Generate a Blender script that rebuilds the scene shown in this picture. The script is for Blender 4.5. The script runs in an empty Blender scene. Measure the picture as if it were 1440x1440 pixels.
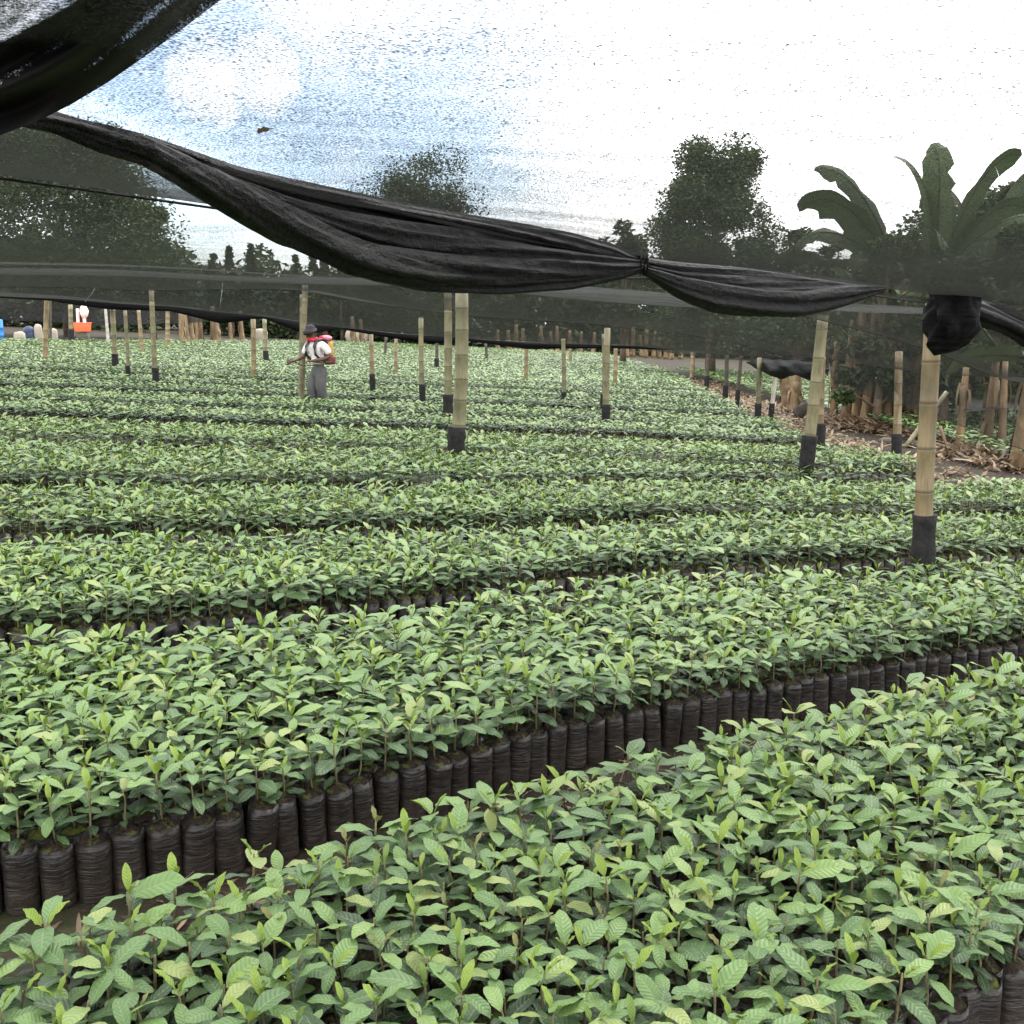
import bpy, bmesh, math, random
import numpy as np
from mathutils import Vector, Matrix
R = math.radians
rng = np.random.default_rng(7)
random.seed(7)
C = bpy.context.scene.collection
SC = bpy.context.scene

# ------------------------------------------------------------------ camera model
F = 1510.0                       # focal length in photo pixels (photo is 1440 wide)
PITCH = R(10.3)
CAMZ = 1.70
cP, sP = math.cos(PITCH), math.sin(PITCH)

def zg(x, y):
    """Height of the sloping ground: falls to the right and gently away."""
    return -0.045 * x - 0.010 * np.logaddexp(0, (np.asarray(y, float) - 6.0) / 1.5) * 1.5 + 0.0003

def ray(px, py):
    rx = (px - 720.0) / F; ry = (720.0 - py) / F
    return Vector((rx, cP + ry * sP, -sP + ry * cP))

def P(px, py, d):
    r = ray(px, py); t = d / r.y
    return Vector((r.x * t, d, CAMZ + r.z * t))

def G(px, py, h=0.0):
    """Point on the surface h above the ground seen at a photo pixel."""
    r = ray(px, py); lo, hi = 0.2, 400.0
    for _ in range(60):
        m = (lo + hi) / 2
        x, y, z = r.x * m, r.y * m, CAMZ + r.z * m
        if z - float(zg(x, y)) - h > 0: lo = m
        else: hi = m
    return Vector((r.x * lo, r.y * lo, CAMZ + r.z * lo))

def gz(x, y): return float(zg(x, y))

def proj(x, y, z):
    """vectorised world -> photo pixel"""
    dx, dy, dz = x, y, z - CAMZ
    f = dy * cP - dz * sP; u = dy * sP + dz * cP
    return 720 + F * dx / f, 720 - F * u / f, f

# ------------------------------------------------------------------ tiny node helpers
def newmat(name):
    m = bpy.data.materials.new(name); m.use_nodes = True
    nt = m.node_tree; nt.nodes.clear()
    out = nt.nodes.new('ShaderNodeOutputMaterial')
    return m, nt, out
def N(nt, typ, **kw):
    n = nt.nodes.new(typ)
    for k, v in kw.items():
        if k == 'i':
            for a, b in v.items(): n.inputs[a].default_value = b
        else: setattr(n, k, v)
    return n
def L(nt, a, b): nt.links.new(a, b)
def math_(nt, op, a, b=None, clamp=False):
    n = nt.nodes.new('ShaderNodeMath'); n.operation = op; n.use_clamp = clamp
    for k, v in enumerate((a, b)):
        if v is None: continue
        if isinstance(v, (int, float)): n.inputs[k].default_value = v
        else: L(nt, v, n.inputs[k])
    return n.outputs[0]
def mixc(nt, f, a, b):
    n = nt.nodes.new('ShaderNodeMix'); n.data_type = 'RGBA'
    for sock, v in ((n.inputs[0], f), (n.inputs[6], a), (n.inputs[7], b)):
        if isinstance(v, tuple): sock.default_value = (*v, 1) if len(v) == 3 else v
        elif isinstance(v, (int, float)): sock.default_value = v
        else: L(nt, v, sock)
    return n.outputs[2]
def ramp(nt, f, stops):
    n = nt.nodes.new('ShaderNodeValToRGB'); L(nt, f, n.inputs[0])
    e = n.color_ramp.elements
    while len(e) < len(stops): e.new(0.5)
    for k, (p, c) in enumerate(stops):
        e[k].position = p; e[k].color = (*c, 1) if len(c) == 3 else c
    return n.outputs[0]
def noise(nt, vec, scale, detail=3, rough=.55, out=0):
    n = N(nt, 'ShaderNodeTexNoise', i={'Scale': scale, 'Detail': detail, 'Roughness': rough})
    if vec is not None: L(nt, vec, n.inputs['Vector'])
    return n.outputs[out]
def mapping(nt, vec, scale, rot=(0, 0, 0)):
    n = N(nt, 'ShaderNodeMapping', i={'Scale': scale, 'Rotation': rot}); L(nt, vec, n.inputs[0]); return n.outputs[0]
def coords(nt, which='Object'): return N(nt, 'ShaderNodeTexCoord').outputs[which]
def bump(nt, h, strength=.4, dist=.01):
    n = N(nt, 'ShaderNodeBump', i={'Strength': strength, 'Distance': dist}); L(nt, h, n.inputs['Height']); return n.outputs[0]
def principled(nt, out, col, rough=.6, normal=None, spec=.5, sheen=0):
    p = N(nt, 'ShaderNodeBsdfPrincipled')
    if isinstance(col, tuple): p.inputs['Base Color'].default_value = (*col, 1)
    else: L(nt, col, p.inputs['Base Color'])
    if isinstance(rough, (int, float)): p.inputs['Roughness'].default_value = rough
    else: L(nt, rough, p.inputs['Roughness'])
    p.inputs['Specular IOR Level'].default_value = spec
    if sheen: p.inputs['Sheen Weight'].default_value = sheen
    if normal is not None: L(nt, normal, p.inputs['Normal'])
    if out is not None: L(nt, p.outputs[0], out.inputs[0])
    return p.outputs[0]
def attr(nt, name, typ='GEOMETRY'):
    return N(nt, 'ShaderNodeAttribute', attribute_name=name, attribute_type=typ)

# ------------------------------------------------------------------ materials
M = {}
def mat_leaf():
    m, nt, out = newmat('coffee_leaf')
    a = attr(nt, 'leafcol'); sep = N(nt, 'ShaderNodeSeparateColor'); L(nt, a.outputs['Color'], sep.inputs[0])
    rnd = N(nt, 'ShaderNodeObjectInfo').outputs['Random']
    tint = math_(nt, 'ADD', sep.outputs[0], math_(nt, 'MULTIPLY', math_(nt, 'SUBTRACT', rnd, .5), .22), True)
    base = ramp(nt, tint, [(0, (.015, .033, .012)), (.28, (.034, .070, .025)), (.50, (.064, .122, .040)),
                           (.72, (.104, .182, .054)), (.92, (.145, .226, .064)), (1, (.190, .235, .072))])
    base = mixc(nt, sep.outputs[1], base, (.195, .275, .035))
    base = mixc(nt, sep.outputs[2], base, (.17, .145, .05))
    lv = attr(nt, 'luv'); s2 = N(nt, 'ShaderNodeSeparateXYZ'); L(nt, lv.outputs['Vector'], s2.inputs[0])
    av = math_(nt, 'ABSOLUTE', s2.outputs[1])
    ph = math_(nt, 'SUBTRACT', math_(nt, 'MULTIPLY', s2.outputs[0], 52.0), math_(nt, 'MULTIPLY', av, 9.0))
    vein = math_(nt, 'POWER', math_(nt, 'ABSOLUTE', math_(nt, 'SINE', math_(nt, 'MULTIPLY', ph, .5))), .6)
    mid = math_(nt, 'LESS_THAN', av, .06)
    vb = math_(nt, 'MULTIPLY', vein, 1.0)
    base = mixc(nt, math_(nt, 'MULTIPLY', math_(nt, 'SUBTRACT', 1.0, vein), .24), base, (.04, .07, .025))
    base = mixc(nt, math_(nt, 'MULTIPLY', mid, .45), base, (.17, .24, .09))
    blot = noise(nt, mapping(nt, lv.outputs['Vector'], (3, 1.5, 1)), 2.5, 3)
    base = mixc(nt, math_(nt, 'MULTIPLY', math_(nt, 'SUBTRACT', blot, .48, True), .8), base, (.115, .160, .075))
    nrm = bump(nt, vb, .55, .0022)
    p = principled(nt, None, base, .46, nrm, .36)
    tr = N(nt, 'ShaderNodeBsdfTranslucent'); L(nt, base, tr.inputs[0])
    mx = N(nt, 'ShaderNodeMixShader', i={0: .14}); L(nt, p, mx.inputs[1]); L(nt, tr.outputs[0], mx.inputs[2])
    L(nt, mx.outputs[0], out.inputs[0]); return m
M['leaf'] = mat_leaf()

def mat_bag():
    m, nt, out = newmat('black_polythene')
    co = coords(nt); rnd = N(nt, 'ShaderNodeObjectInfo').outputs['Random']
    add = N(nt, 'ShaderNodeVectorMath', operation='ADD'); L(nt, co, add.inputs[0]); L(nt, rnd, add.inputs[1])
    v = add.outputs[0]
    cre = noise(nt, mapping(nt, v, (9, 9, 62), (0.25, 0.1, 0)), 1.6, 4, .6)
    big = noise(nt, v, 18, 3)
    dust = ramp(nt, noise(nt, mapping(nt, v, (1, 1, 1.6)), 26, 5, .65), [(.36, (0, 0, 0)), (.68, (1, 1, 1))])
    sz = N(nt, 'ShaderNodeSeparateXYZ'); L(nt, co, sz.inputs[0])
    mud = math_(nt, 'ADD', math_(nt, 'MULTIPLY', dust, .7), math_(nt, 'MULTIPLY', math_(nt, 'SUBTRACT', math_(nt, 'ADD', .10, math_(nt, 'MULTIPLY', big, .1)), sz.outputs[2], True), 4.5), True)
    col = mixc(nt, mud, (.006, .0059, .0062), (.036, .028, .022))
    h = math_(nt, 'ADD', math_(nt, 'MULTIPLY', cre, .7), math_(nt, 'MULTIPLY', big, .6))
    principled(nt, out, col, .42, bump(nt, h, .9, .008), .5); return m
M['bag'] = mat_bag()

def mat_soil(name, a, b, moss=None, scale=60):
    m, nt, out = newmat(name); co = coords(nt)
    n1 = noise(nt, co, scale, 5, .7); n2 = noise(nt, co, scale * .25, 4)
    col = ramp(nt, n1, [(.3, a), (.7, b)])
    if moss: col = mixc(nt, ramp(nt, n2, [(.46, (0, 0, 0)), (.58, (1, 1, 1))]), col, moss)
    principled(nt, out, col, .9, bump(nt, n1, .8, .01), .2); return m
M['soil'] = mat_soil('potting_soil', (.010, .007, .005), (.042, .029, .020), (.075, .092, .018), 90)
M['stem'] = mat_soil('green_stem', (.10, .10, .045), (.20, .17, .09), None, 40)
def mat_ground():
    m, nt, out = newmat('ground_soil'); co = coords(nt)
    n1 = noise(nt, co, 30, 6, .7); n2 = noise(nt, co, 1.2, 4); n3 = noise(nt, mapping(nt, co, (1, 2.2, 1)), 14, 5, .7)
    col = ramp(nt, n1, [(.25, (.008, .006, .0045)), (.75, (.032, .022, .015))])
    col = mixc(nt, ramp(nt, n3, [(.55, (0, 0, 0)), (.63, (1, 1, 1))]), col, (.060, .042, .028))
    col = mixc(nt, ramp(nt, n2, [(.52, (0, 0, 0)), (.66, (1, 1, 1))]), col, (.028, .036, .012))
    principled(nt, out, col, .92, bump(nt, n1, .8, .02), .2); return m
M['ground'] = mat_ground()

def mat_net():
    m, nt, out = newmat('woven_shade_net'); co = coords(nt)
    den = attr(nt, 'density', 'OBJECT').outputs['Fac']; tear = attr(nt, 'tears', 'OBJECT').outputs['Fac']
    lw = N(nt, 'ShaderNodeLayerWeight', i={'Blend': .5}).outputs['Facing']
    g = math_(nt, 'POWER', lw, 6.0)
    rot = R(38)
    w1 = noise(nt, mapping(nt, co, (130, 210, 210), (0, 0, rot)), 1.0, 2, .6)
    w2 = noise(nt, mapping(nt, co, (330, 330, 330)), 1.0, 1, .5)
    w3 = noise(nt, mapping(nt, co, (.6, 9, 9), (0, 0, rot)), 1.0, 4, .6)
    var = math_(nt, 'ADD', math_(nt, 'MULTIPLY', math_(nt, 'SUBTRACT', w1, .5), .8),
                math_(nt, 'ADD', math_(nt, 'MULTIPLY', math_(nt, 'SUBTRACT', w2, .5), 2.1), math_(nt, 'MULTIPLY', math_(nt, 'SUBTRACT', w3, .5), .5)))
    op = math_(nt, 'ADD', math_(nt, 'ADD', math_(nt, 'MULTIPLY', den, .5), math_(nt, 'MULTIPLY', g, .80)), var)
    t = noise(nt, mapping(nt, co, (1.2, 2.0, 2)), 1.5, 5, .75)
    tm = math_(nt, 'MULTIPLY', math_(nt, 'GREATER_THAN', t, .70), tear)
    op = math_(nt, 'MULTIPLY', op, math_(nt, 'SUBTRACT', 1.0, math_(nt, 'MULTIPLY', tm, .9)))
    op = math_(nt, 'MINIMUM', math_(nt, 'MAXIMUM', op, .04), .985)
    col = mixc(nt, ramp(nt, w1, [(.3, (0, 0, 0)), (.7, (1, 1, 1))]), (.011, .011, .0112), (.040, .0395, .039))
    p = principled(nt, None, col, .55, None, .35)
    tl = N(nt, 'ShaderNodeBsdfTranslucent', i={0: (.015, .015, .015, 1)})
    mx = N(nt, 'ShaderNodeMixShader', i={0: .45}); L(nt, p, mx.inputs[1]); L(nt, tl.outputs[0], mx.inputs[2])
    tp = N(nt, 'ShaderNodeBsdfTransparent')
    m2 = N(nt, 'ShaderNodeMixShader'); L(nt, op, m2.inputs[0]); L(nt, tp.outputs[0], m2.inputs[1]); L(nt, mx.outputs[0], m2.inputs[2])
    L(nt, m2.outputs[0], out.inputs[0]); return m
M['net'] = mat_net()

def mat_roll():
    m, nt, out = newmat('bunched_black_net'); co = coords(nt)
    w = noise(nt, mapping(nt, co, (120, 420, 420), (0, 0, R(50))), 1.0, 2, .6)
    f = noise(nt, mapping(nt, co, (3, 14, 30), (0, 0, R(48))), 1.5, 4, .6)
    col = mixc(nt, w, (.0012, .0012, .0013), (.0058, .0057, .006))
    h = math_(nt, 'ADD', math_(nt, 'MULTIPLY', w, .25), f)
    principled(nt, out, col, .5, bump(nt, h, .8, .025), .10); return m
M['roll'] = mat_roll()

def mat_gather():
    """loosely gathered net: folds of one and several layers, light sparkles through the thin ones"""
    m, nt, out = newmat('gathered_net'); co = coords(nt)
    a = attr(nt, 'fold').outputs['Fac']
    w = noise(nt, mapping(nt, co, (480, 480, 480)), 1.0, 2, .6)
    w2 = noise(nt, mapping(nt, co, (60, 60, 60)), 1.0, 3, .6)
    op = math_(nt, 'ADD', a, math_(nt, 'ADD', math_(nt, 'MULTIPLY', math_(nt, 'SUBTRACT', w, .5), .9), math_(nt, 'MULTIPLY', math_(nt, 'SUBTRACT', w2, .5), .5)))
    op = math_(nt, 'MINIMUM', math_(nt, 'MAXIMUM', op, .25), 1.0)
    col = mixc(nt, w, (.003, .003, .0033), (.018, .017, .0175))
    p = principled(nt, None, col, .6, None, .2)
    tp = N(nt, 'ShaderNodeBsdfTransparent')
    m2 = N(nt, 'ShaderNodeMixShader'); L(nt, op, m2.inputs[0]); L(nt, tp.outputs[0], m2.inputs[1]); L(nt, p, m2.inputs[2])
    L(nt, m2.outputs[0], out.inputs[0]); return m
M['gather'] = mat_gather()

def mat_bamboo(name, a, b, c):
    m, nt, out = newmat(name); co = coords(nt)
    rnd = N(nt, 'ShaderNodeObjectInfo').outputs['Random']
    add = N(nt, 'ShaderNodeVectorMath', operation='ADD'); L(nt, co, add.inputs[0]); L(nt, math_(nt, 'MULTIPLY', rnd, 9.0), add.inputs[1])
    v = add.outputs[0]
    st = noise(nt, mapping(nt, v, (55, 55, 3)), 1.0, 4, .6); bl = noise(nt, mapping(nt, v, (6, 6, 2)), 1.0, 4, .6)
    col = ramp(nt, bl, [(.28, a), (.5, b), (.74, c)])
    col = mixc(nt, math_(nt, 'MULTIPLY', ramp(nt, st, [(.45, (0, 0, 0)), (.75, (1, 1, 1))]), .5), col, (.10, .085, .05))
    # node rings: a dark scar with a pale bloom just above it
    ring = attr(nt, 'ring').outputs['Fac']
    gr = ramp(nt, noise(nt, mapping(nt, v, (14, 14, 5)), 1.0, 5, .65), [(.46, (0, 0, 0)), (.66, (1, 1, 1))])
    col = mixc(nt, math_(nt, 'MULTIPLY', gr, .6), col, (.085, .078, .045))
    col = mixc(nt, math_(nt, 'MULTIPLY', ring, .8), col, (.055, .045, .028))
    principled(nt, out, col, .5, bump(nt, st, .25, .004), .4); return m
M['bamboo'] = mat_bamboo('weathered_bamboo', (.105, .105, .062), (.185, .170, .095), (.26, .22, .125))
M['bamboo_orange'] = mat_bamboo('ochre_bamboo', (.14, .105, .06), (.235, .175, .095), (.32, .25, .15))
M['sleeve'] = mat_soil('plastic_sleeve', (.008, .008, .0085), (.030, .028, .028), None, 22)
def plain(name, col, rough=.6, var=.35, scale=12, spec=.4):
    m, nt, out = newmat(name); co = coords(nt)
    n = noise(nt, co, scale, 4, .6)
    c2 = tuple(x * (1 - var) for x in col)
    principled(nt, out, mixc(nt, n, c2, tuple(min(1, x * (1 + var * .6)) for x in col)), rough, bump(nt, n, .2, .01), spec); return m
def mat_canopy(name, a, b):
    m, nt, out = newmat(name)
    t = attr(nt, 'leafcol').outputs['Fac']
    col = mixc(nt, t, a, b)
    p = principled(nt, None, col, .6, None, .3)
    tr = N(nt, 'ShaderNodeBsdfTranslucent'); L(nt, col, tr.inputs[0])
    mx = N(nt, 'ShaderNodeMixShader', i={0: .25}); L(nt, p, mx.inputs[1]); L(nt, tr.outputs[0], mx.inputs[2])
    L(nt, mx.outputs[0], out.inputs[0]); return m
M['crown'] = mat_canopy('tree_foliage', (.020, .036, .014), (.070, .095, .035))
M['conifer'] = mat_canopy('conifer_foliage', (.014, .026, .014), (.045, .065, .030))
M['banana_leaf'] = mat_canopy('banana_leaf', (.022, .034, .014), (.052, .074, .027))
M['litter'] = mat_canopy('dry_leaves', (.06, .038, .023), (.31, .225, .14))
M['bark'] = mat_soil('bark', (.05, .037, .026), (.14, .105, .075), None, 9)
M['banana_stem'] = mat_bamboo('banana_sheaths', (.075, .044, .023), (.17, .105, .052), (.31, .215, .11))

# ------------------------------------------------------------------ object helpers
def tag(o, label=None, cat=None, group=None, kind=None):
    if label: o['label'] = label
    if cat: o['category'] = cat
    if group: o['group'] = group
    if kind: o['kind'] = kind
    return o
def link(o, parent=None):
    C.objects.link(o)
    if parent is not None: o.parent = parent
    return o
def empty(name, loc=(0, 0, 0), rz=0.0):
    o = bpy.data.objects.new(name, None); o.empty_display_size = .1
    o.location = loc; o.rotation_euler = (0, 0, rz); return link(o)
def mesh_np(name, v, quads, mats, matidx=None, attrs=None, smooth=True, tris=None):
    """numpy arrays -> mesh; attrs = {name: (type, array)} on points"""
    me = bpy.data.meshes.new(name)
    v = np.asarray(v, np.float32); quads = np.asarray(quads, np.int32).reshape(-1, 4)
    nt_ = 0 if tris is None else len(tris)
    nq = len(quads)
    me.vertices.add(len(v)); me.vertices.foreach_set('co', v.ravel())
    loops = quads.ravel() if not nt_ else np.concatenate([quads.ravel(), np.asarray(tris, np.int32).ravel()])
    me.loops.add(len(loops)); me.loops.foreach_set('vertex_index', loops)
    st = np.concatenate([np.arange(nq) * 4, nq * 4 + np.arange(nt_) * 3]).astype(np.int32)
    me.polygons.add(nq + nt_); me.polygons.foreach_set('loop_start', st)
    for m in mats: me.materials.append(m)
    if matidx is not None: me.polygons.foreach_set('material_index', np.asarray(matidx, np.int32))
    me.polygons.foreach_set('use_smooth', np.full(nq + nt_, smooth))
    for k, (t, a) in (attrs or {}).items():
        at = me.attributes.new(k, t, 'POINT')
        at.data.foreach_set({'FLOAT_COLOR': 'color', 'FLOAT_VECTOR': 'vector', 'FLOAT': 'value'}[t], np.asarray(a, np.float32).ravel())
    me.update(calc_edges=True); me.validate()
    return me
class MB:
    """collects quads and triangles of one part"""
    def __init__(s): s.v = []; s.q = []; s.t = []; s.a = {}
    def add(s, v, q=(), t=(), **attrs):
        o = sum(len(x) for x in s.v); v = np.asarray(v, float).reshape(-1, 3); s.v.append(v)
        if len(q): s.q.append(np.asarray(q, int).reshape(-1, 4) + o)
        if len(t): s.t.append(np.asarray(t, int).reshape(-1, 3) + o)
        for k, a in attrs.items(): s.a.setdefault(k, []).append((o, np.asarray(a, float)))
    def mesh(s, name, mat, smooth=True):
        v = np.concatenate(s.v); q = np.concatenate(s.q) if s.q else np.zeros((0, 4), int)
        t = np.concatenate(s.t) if s.t else None; attrs = {}
        for k, lst in s.a.items():
            d = lst[0][1].ndim
            if d == 2 and lst[0][1].shape[1] == 4: arr = np.zeros((len(v), 4)); ty = 'FLOAT_COLOR'
            elif d == 2: arr = np.zeros((len(v), 3)); ty = 'FLOAT_VECTOR'
            else: arr = np.zeros(len(v)); ty = 'FLOAT'
            for o, a in lst: arr[o:o + len(a)] = a
            attrs[k] = (ty, arr)
        return mesh_np(name, v, q, [mat], None, attrs, smooth, t)
    def obj(s, name, mat, parent=None, smooth=True):
        return link(bpy.data.objects.new(name, s.mesh(name, mat, smooth)), parent)
    def tube(s, pts, radii, n=10, caps=True, ring=None, sq=1.0):
        pts = np.asarray([tuple(p) for p in pts], float); k = len(pts)
        radii = np.broadcast_to(np.asarray(radii, float), (k,))
        tan = np.gradient(pts, axis=0); tan /= np.linalg.norm(tan, axis=1)[:, None] + 1e-12
        ref = np.array([0, 0, 1.]) if abs(tan[0, 2]) < .8 else np.array([1., 0, 0])
        vs = []
        for i in range(k):
            a = np.cross(tan[i], ref); a /= np.linalg.norm(a); b = np.cross(a, tan[i])
            ph = np.arange(n) * 2 * math.pi / n
            vs.append(pts[i] + radii[i] * (np.cos(ph)[:, None] * a * sq + np.sin(ph)[:, None] * b))
        v = np.concatenate(vs)
        q = [(i * n + j, i * n + (j + 1) % n, (i + 1) * n + (j + 1) % n, (i + 1) * n + j) for i in range(k - 1) for j in range(n)]
        t = []
        if caps:
            v = np.concatenate([v, pts[:1], pts[-1:]]); c0, c1 = k * n, k * n + 1
            t = [(c0, (j + 1) % n, j) for j in range(n)] + [(c1, (k - 1) * n + j, (k - 1) * n + (j + 1) % n) for j in range(n)]
        kw = {}
        if ring is not None:
            rv = np.repeat(np.asarray(ring, float), n)
            if caps: rv = np.concatenate([rv, [0, 0]])
            kw['ring'] = rv
        s.add(v, q, t, **kw)
    def box(s, c, size, rz=0.0, bev=.0, taper=1.0):
        bm = bmesh.new(); bmesh.ops.create_cube(bm, size=1)
        for v in bm.verts:
            k = taper if v.co.z > 0 else 1
            v.co = Vector((v.co.x * size[0] * k, v.co.y * size[1] * k, v.co.z * size[2]))
        if bev: bmesh.ops.bevel(bm, geom=bm.edges[:], offset=bev, segments=3, affect='EDGES', profile=.6)
        mt = Matrix.Translation(c) @ Matrix.Rotation(rz, 4, 'Z')
        s.bm(bm, mt); bm.free()
    def bm(s, bm, mt=Matrix()):
        bm.verts.index_update(); v = [tuple(mt @ x.co) for x in bm.verts]; q = []; t = []
        for f in bm.faces:
            ix = [x.index for x in f.verts]
            if len(ix) == 4: q.append(ix)
            else: t += [(ix[0], ix[k], ix[k + 1]) for k in range(1, len(ix) - 1)]
        s.add(v, q, t)
    def sphere(s, c, r, n=16, m=10, squash=(1, 1, 1), jit=0, seed=0):
        rg = np.random.default_rng(seed); bm = bmesh.new(); bmesh.ops.create_uvsphere(bm, u_segments=n, v_segments=m, radius=1)
        for v in bm.verts:
            k = 1 + jit * rg.normal(); v.co = Vector((v.co.x * squash[0] * r * k, v.co.y * squash[1] * r * k, v.co.z * squash[2] * r * k))
        s.bm(bm, Matrix.Translation(c)); bm.free()

# ------------------------------------------------------------------ coffee seedling prototypes
def leaf_arrays(Ln, W, nseg, nac, base, az, el, droop, fold, wave, rg):
    """one elliptic, pointed, drooping leaf: verts (k,3), uv (k,2), quads"""
    t = np.linspace(0, 1, nseg + 1); v = np.linspace(-1, 1, nac + 1)
    ang = el - droop * t ** 1.3
    ds = Ln / nseg
    r = np.concatenate([[0], np.cumsum(np.cos(ang[:-1]) * ds)]) + .006
    z = np.concatenate([[0], np.cumsum(np.sin(ang[:-1]) * ds)])
    w = W * 1.62 * np.power(np.clip(t, 1e-4, 1), .85) * np.power(np.clip(1 - t, 0, 1), .78) * 1.12; w = np.maximum(w, .0012)
    ph = rg.uniform(0, 6); twist = rg.normal(0, .18)
    T, V = np.meshgrid(t, v, indexing='ij'); Wt = w[:, None] * V
    lift = np.abs(Wt) * math.tan(fold) - .35 * Wt * np.abs(V) * np.sign(V) * .6
    lift = lift + wave * np.abs(V) ** 1.5 * np.sin(T * 15 + ph + V * 1.2) + Wt * twist
    nx, nz = -np.sin(ang)[:, None], np.cos(ang)[:, None]
    X = r[:, None] + nx * lift; Z = z[:, None] + nz * lift; Y = Wt * np.cos(fold)
    ca, sa = math.cos(az), math.sin(az)
    out = np.stack([X * ca - Y * sa + base[0], X * sa + Y * ca + base[1], Z + base[2]], -1).reshape(-1, 3)
    uv = np.stack([T, V], -1).reshape(-1, 2); k = nac + 1
    q = [(i * k + j, (i + 1) * k + j, (i + 1) * k + j + 1, i * k + j + 1) for i in range(nseg) for j in range(nac)]
    return out, uv, np.asarray(q)

BAG_H = .185
def make_plant(kind, lod, rg):
    """-> dict foliage / shoot arrays + height. kinds: lime, plain, bronze, pale, dense, floppy"""
    nseg, nac = {0: (9, 6), 1: (5, 2), 2: (3, 2), 3: (2, 2)}[lod]
    H = rg.uniform(.288, .330)
    leaves = []; shoot = []
    az0 = rg.uniform(0, 6.28)
    levels = [(.218, .076, .06, .65), (H - .045, .108, .20, .75), (H - .010, .108, .40, .85)]
    if kind in ('dense', 'lime', 'floppy'): levels.insert(1, (.5 * (.218 + H - .045), .096, .14, .7))
    if kind == 'plain': levels[-1] = (H - .008, .098, .56, .85)
    if kind == 'floppy': levels = [(z, l * 1.18, e - .05, d + .25) for z, l, e, d in levels]
    if lod == 3 and len(levels) > 3: levels = levels[1:]
    for k, (z, ln, el, dr) in enumerate(levels):
        for s in (0, 1):
            if rg.random() < .07 and k < 2: continue
            az = az0 + k * math.pi / 2 + s * math.pi + rg.normal(0, .28)
            l2 = ln * .83 * rg.uniform(.80, 1.22)
            a = leaf_arrays(l2, l2 * rg.uniform(.335, .405), nseg, nac, (0, 0, z + rg.normal(0, .008)), az, el + rg.normal(0, .17),
                            dr * rg.uniform(.4, 1.1), R(rg.uniform(8, 24)), .0020 if lod < 2 else .0, rg)
            tintv = min(.97, max(.02, np.interp(k / (len(levels) - 1), [0, .4, .7, 1], [.10, .30, .50, .68]) + rg.normal(0, .14)))  # canopy light and shade put into the tint: lower leaves darker, top pair lighter
            br = .0
            if kind == 'pale' and k == len(levels) - 1: tintv = .96; br = .12
            leaves.append((a, (tintv, .0, br, 1)))
    n = 0 if kind == 'plain' else 2
    for s in range(n):
        ln = rg.uniform(.034, .05) if kind != 'lime' else rg.uniform(.044, .066)
        az = az0 + len(levels) * math.pi / 2 + s * math.pi + rg.normal(0, .2)
        a = leaf_arrays(ln, ln * .33, max(2, nseg - 2), max(2, nac - 2), (0, 0, H), az, rg.uniform(.75, 1.2), rg.uniform(.2, .7), R(34), .0022 if lod < 2 else 0, rg)
        shoot.append((a, (.55 + rg.uniform(-.1, .1), .85 if kind in ('lime', 'dense') else .45, .75 if kind == 'bronze' else 0, 1)))
    return dict(leaves=leaves, shoot=shoot, H=H)
def pack(parts):
    V = []; UV = []; Q = []; CC = []; o = 0
    for (v, uv, q), col in parts:
        V.append(v); UV.append(np.c_[uv, np.zeros(len(uv))]); Q.append(q + o); CC.append(np.tile(np.asarray(col, float), (len(v), 1))); o += len(v)
    return np.concatenate(V), np.concatenate(UV), np.concatenate(Q), np.concatenate(CC)

def bag_arrays(n, nz, rg, h=BAG_H, r0=.0475):
    zs = np.linspace(0, h, nz + 1); ph = np.arange(n) * 2 * math.pi / n
    sq = rg.uniform(0, 3); rows = []
    for k, z in enumerate(zs):
        t = z / h
        r = r0 * (0.93 + .09 * math.sin(t * 2.6 + .25))
        rr = r * (1 + .06 * np.cos(2 * ph + sq) + .03 * np.cos(5 * ph + 3 * t + sq) + .03 * math.sin(7 * t + sq) + rg.normal(0, .012, n))
        if k == nz: rr = rr * .97 + rg.normal(0, .0015, n)
        zz = z + (rg.normal(0, .004, n) if k == nz else 0)
        rows.append(np.stack([rr * np.cos(ph), rr * np.sin(ph), np.full(n, z) + (zz - z)], -1))
    rows.append(rows[-1] * np.array([.93, .93, 1]) - np.array([0, 0, .022]))   # lip turned in
    v = np.concatenate(rows); k = len(rows)
    q = [(i * n + j, i * n + (j + 1) % n, (i + 1) * n + (j + 1) % n, (i + 1) * n + j) for i in range(k - 1) for j in range(n)]
    return v, np.asarray(q)
def soil_arrays(n, rg, h=BAG_H, r=.0450):
    ph = np.arange(n) * 2 * math.pi / n; rows = []
    for f, z in ((1, -.012), (.72, .000), (.4, .007), (.12, .009)):
        rows.append(np.stack([r * f * np.cos(ph), r * f * np.sin(ph), h + z + rg.normal(0, .003, n)], -1))
    v = np.concatenate(rows)
    q = [(i * n + j, i * n + (j + 1) % n, (i + 1) * n + (j + 1) % n, (i + 1) * n + j) for i in range(3) for j in range(n)]
    return v, np.asarray(q)

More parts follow.
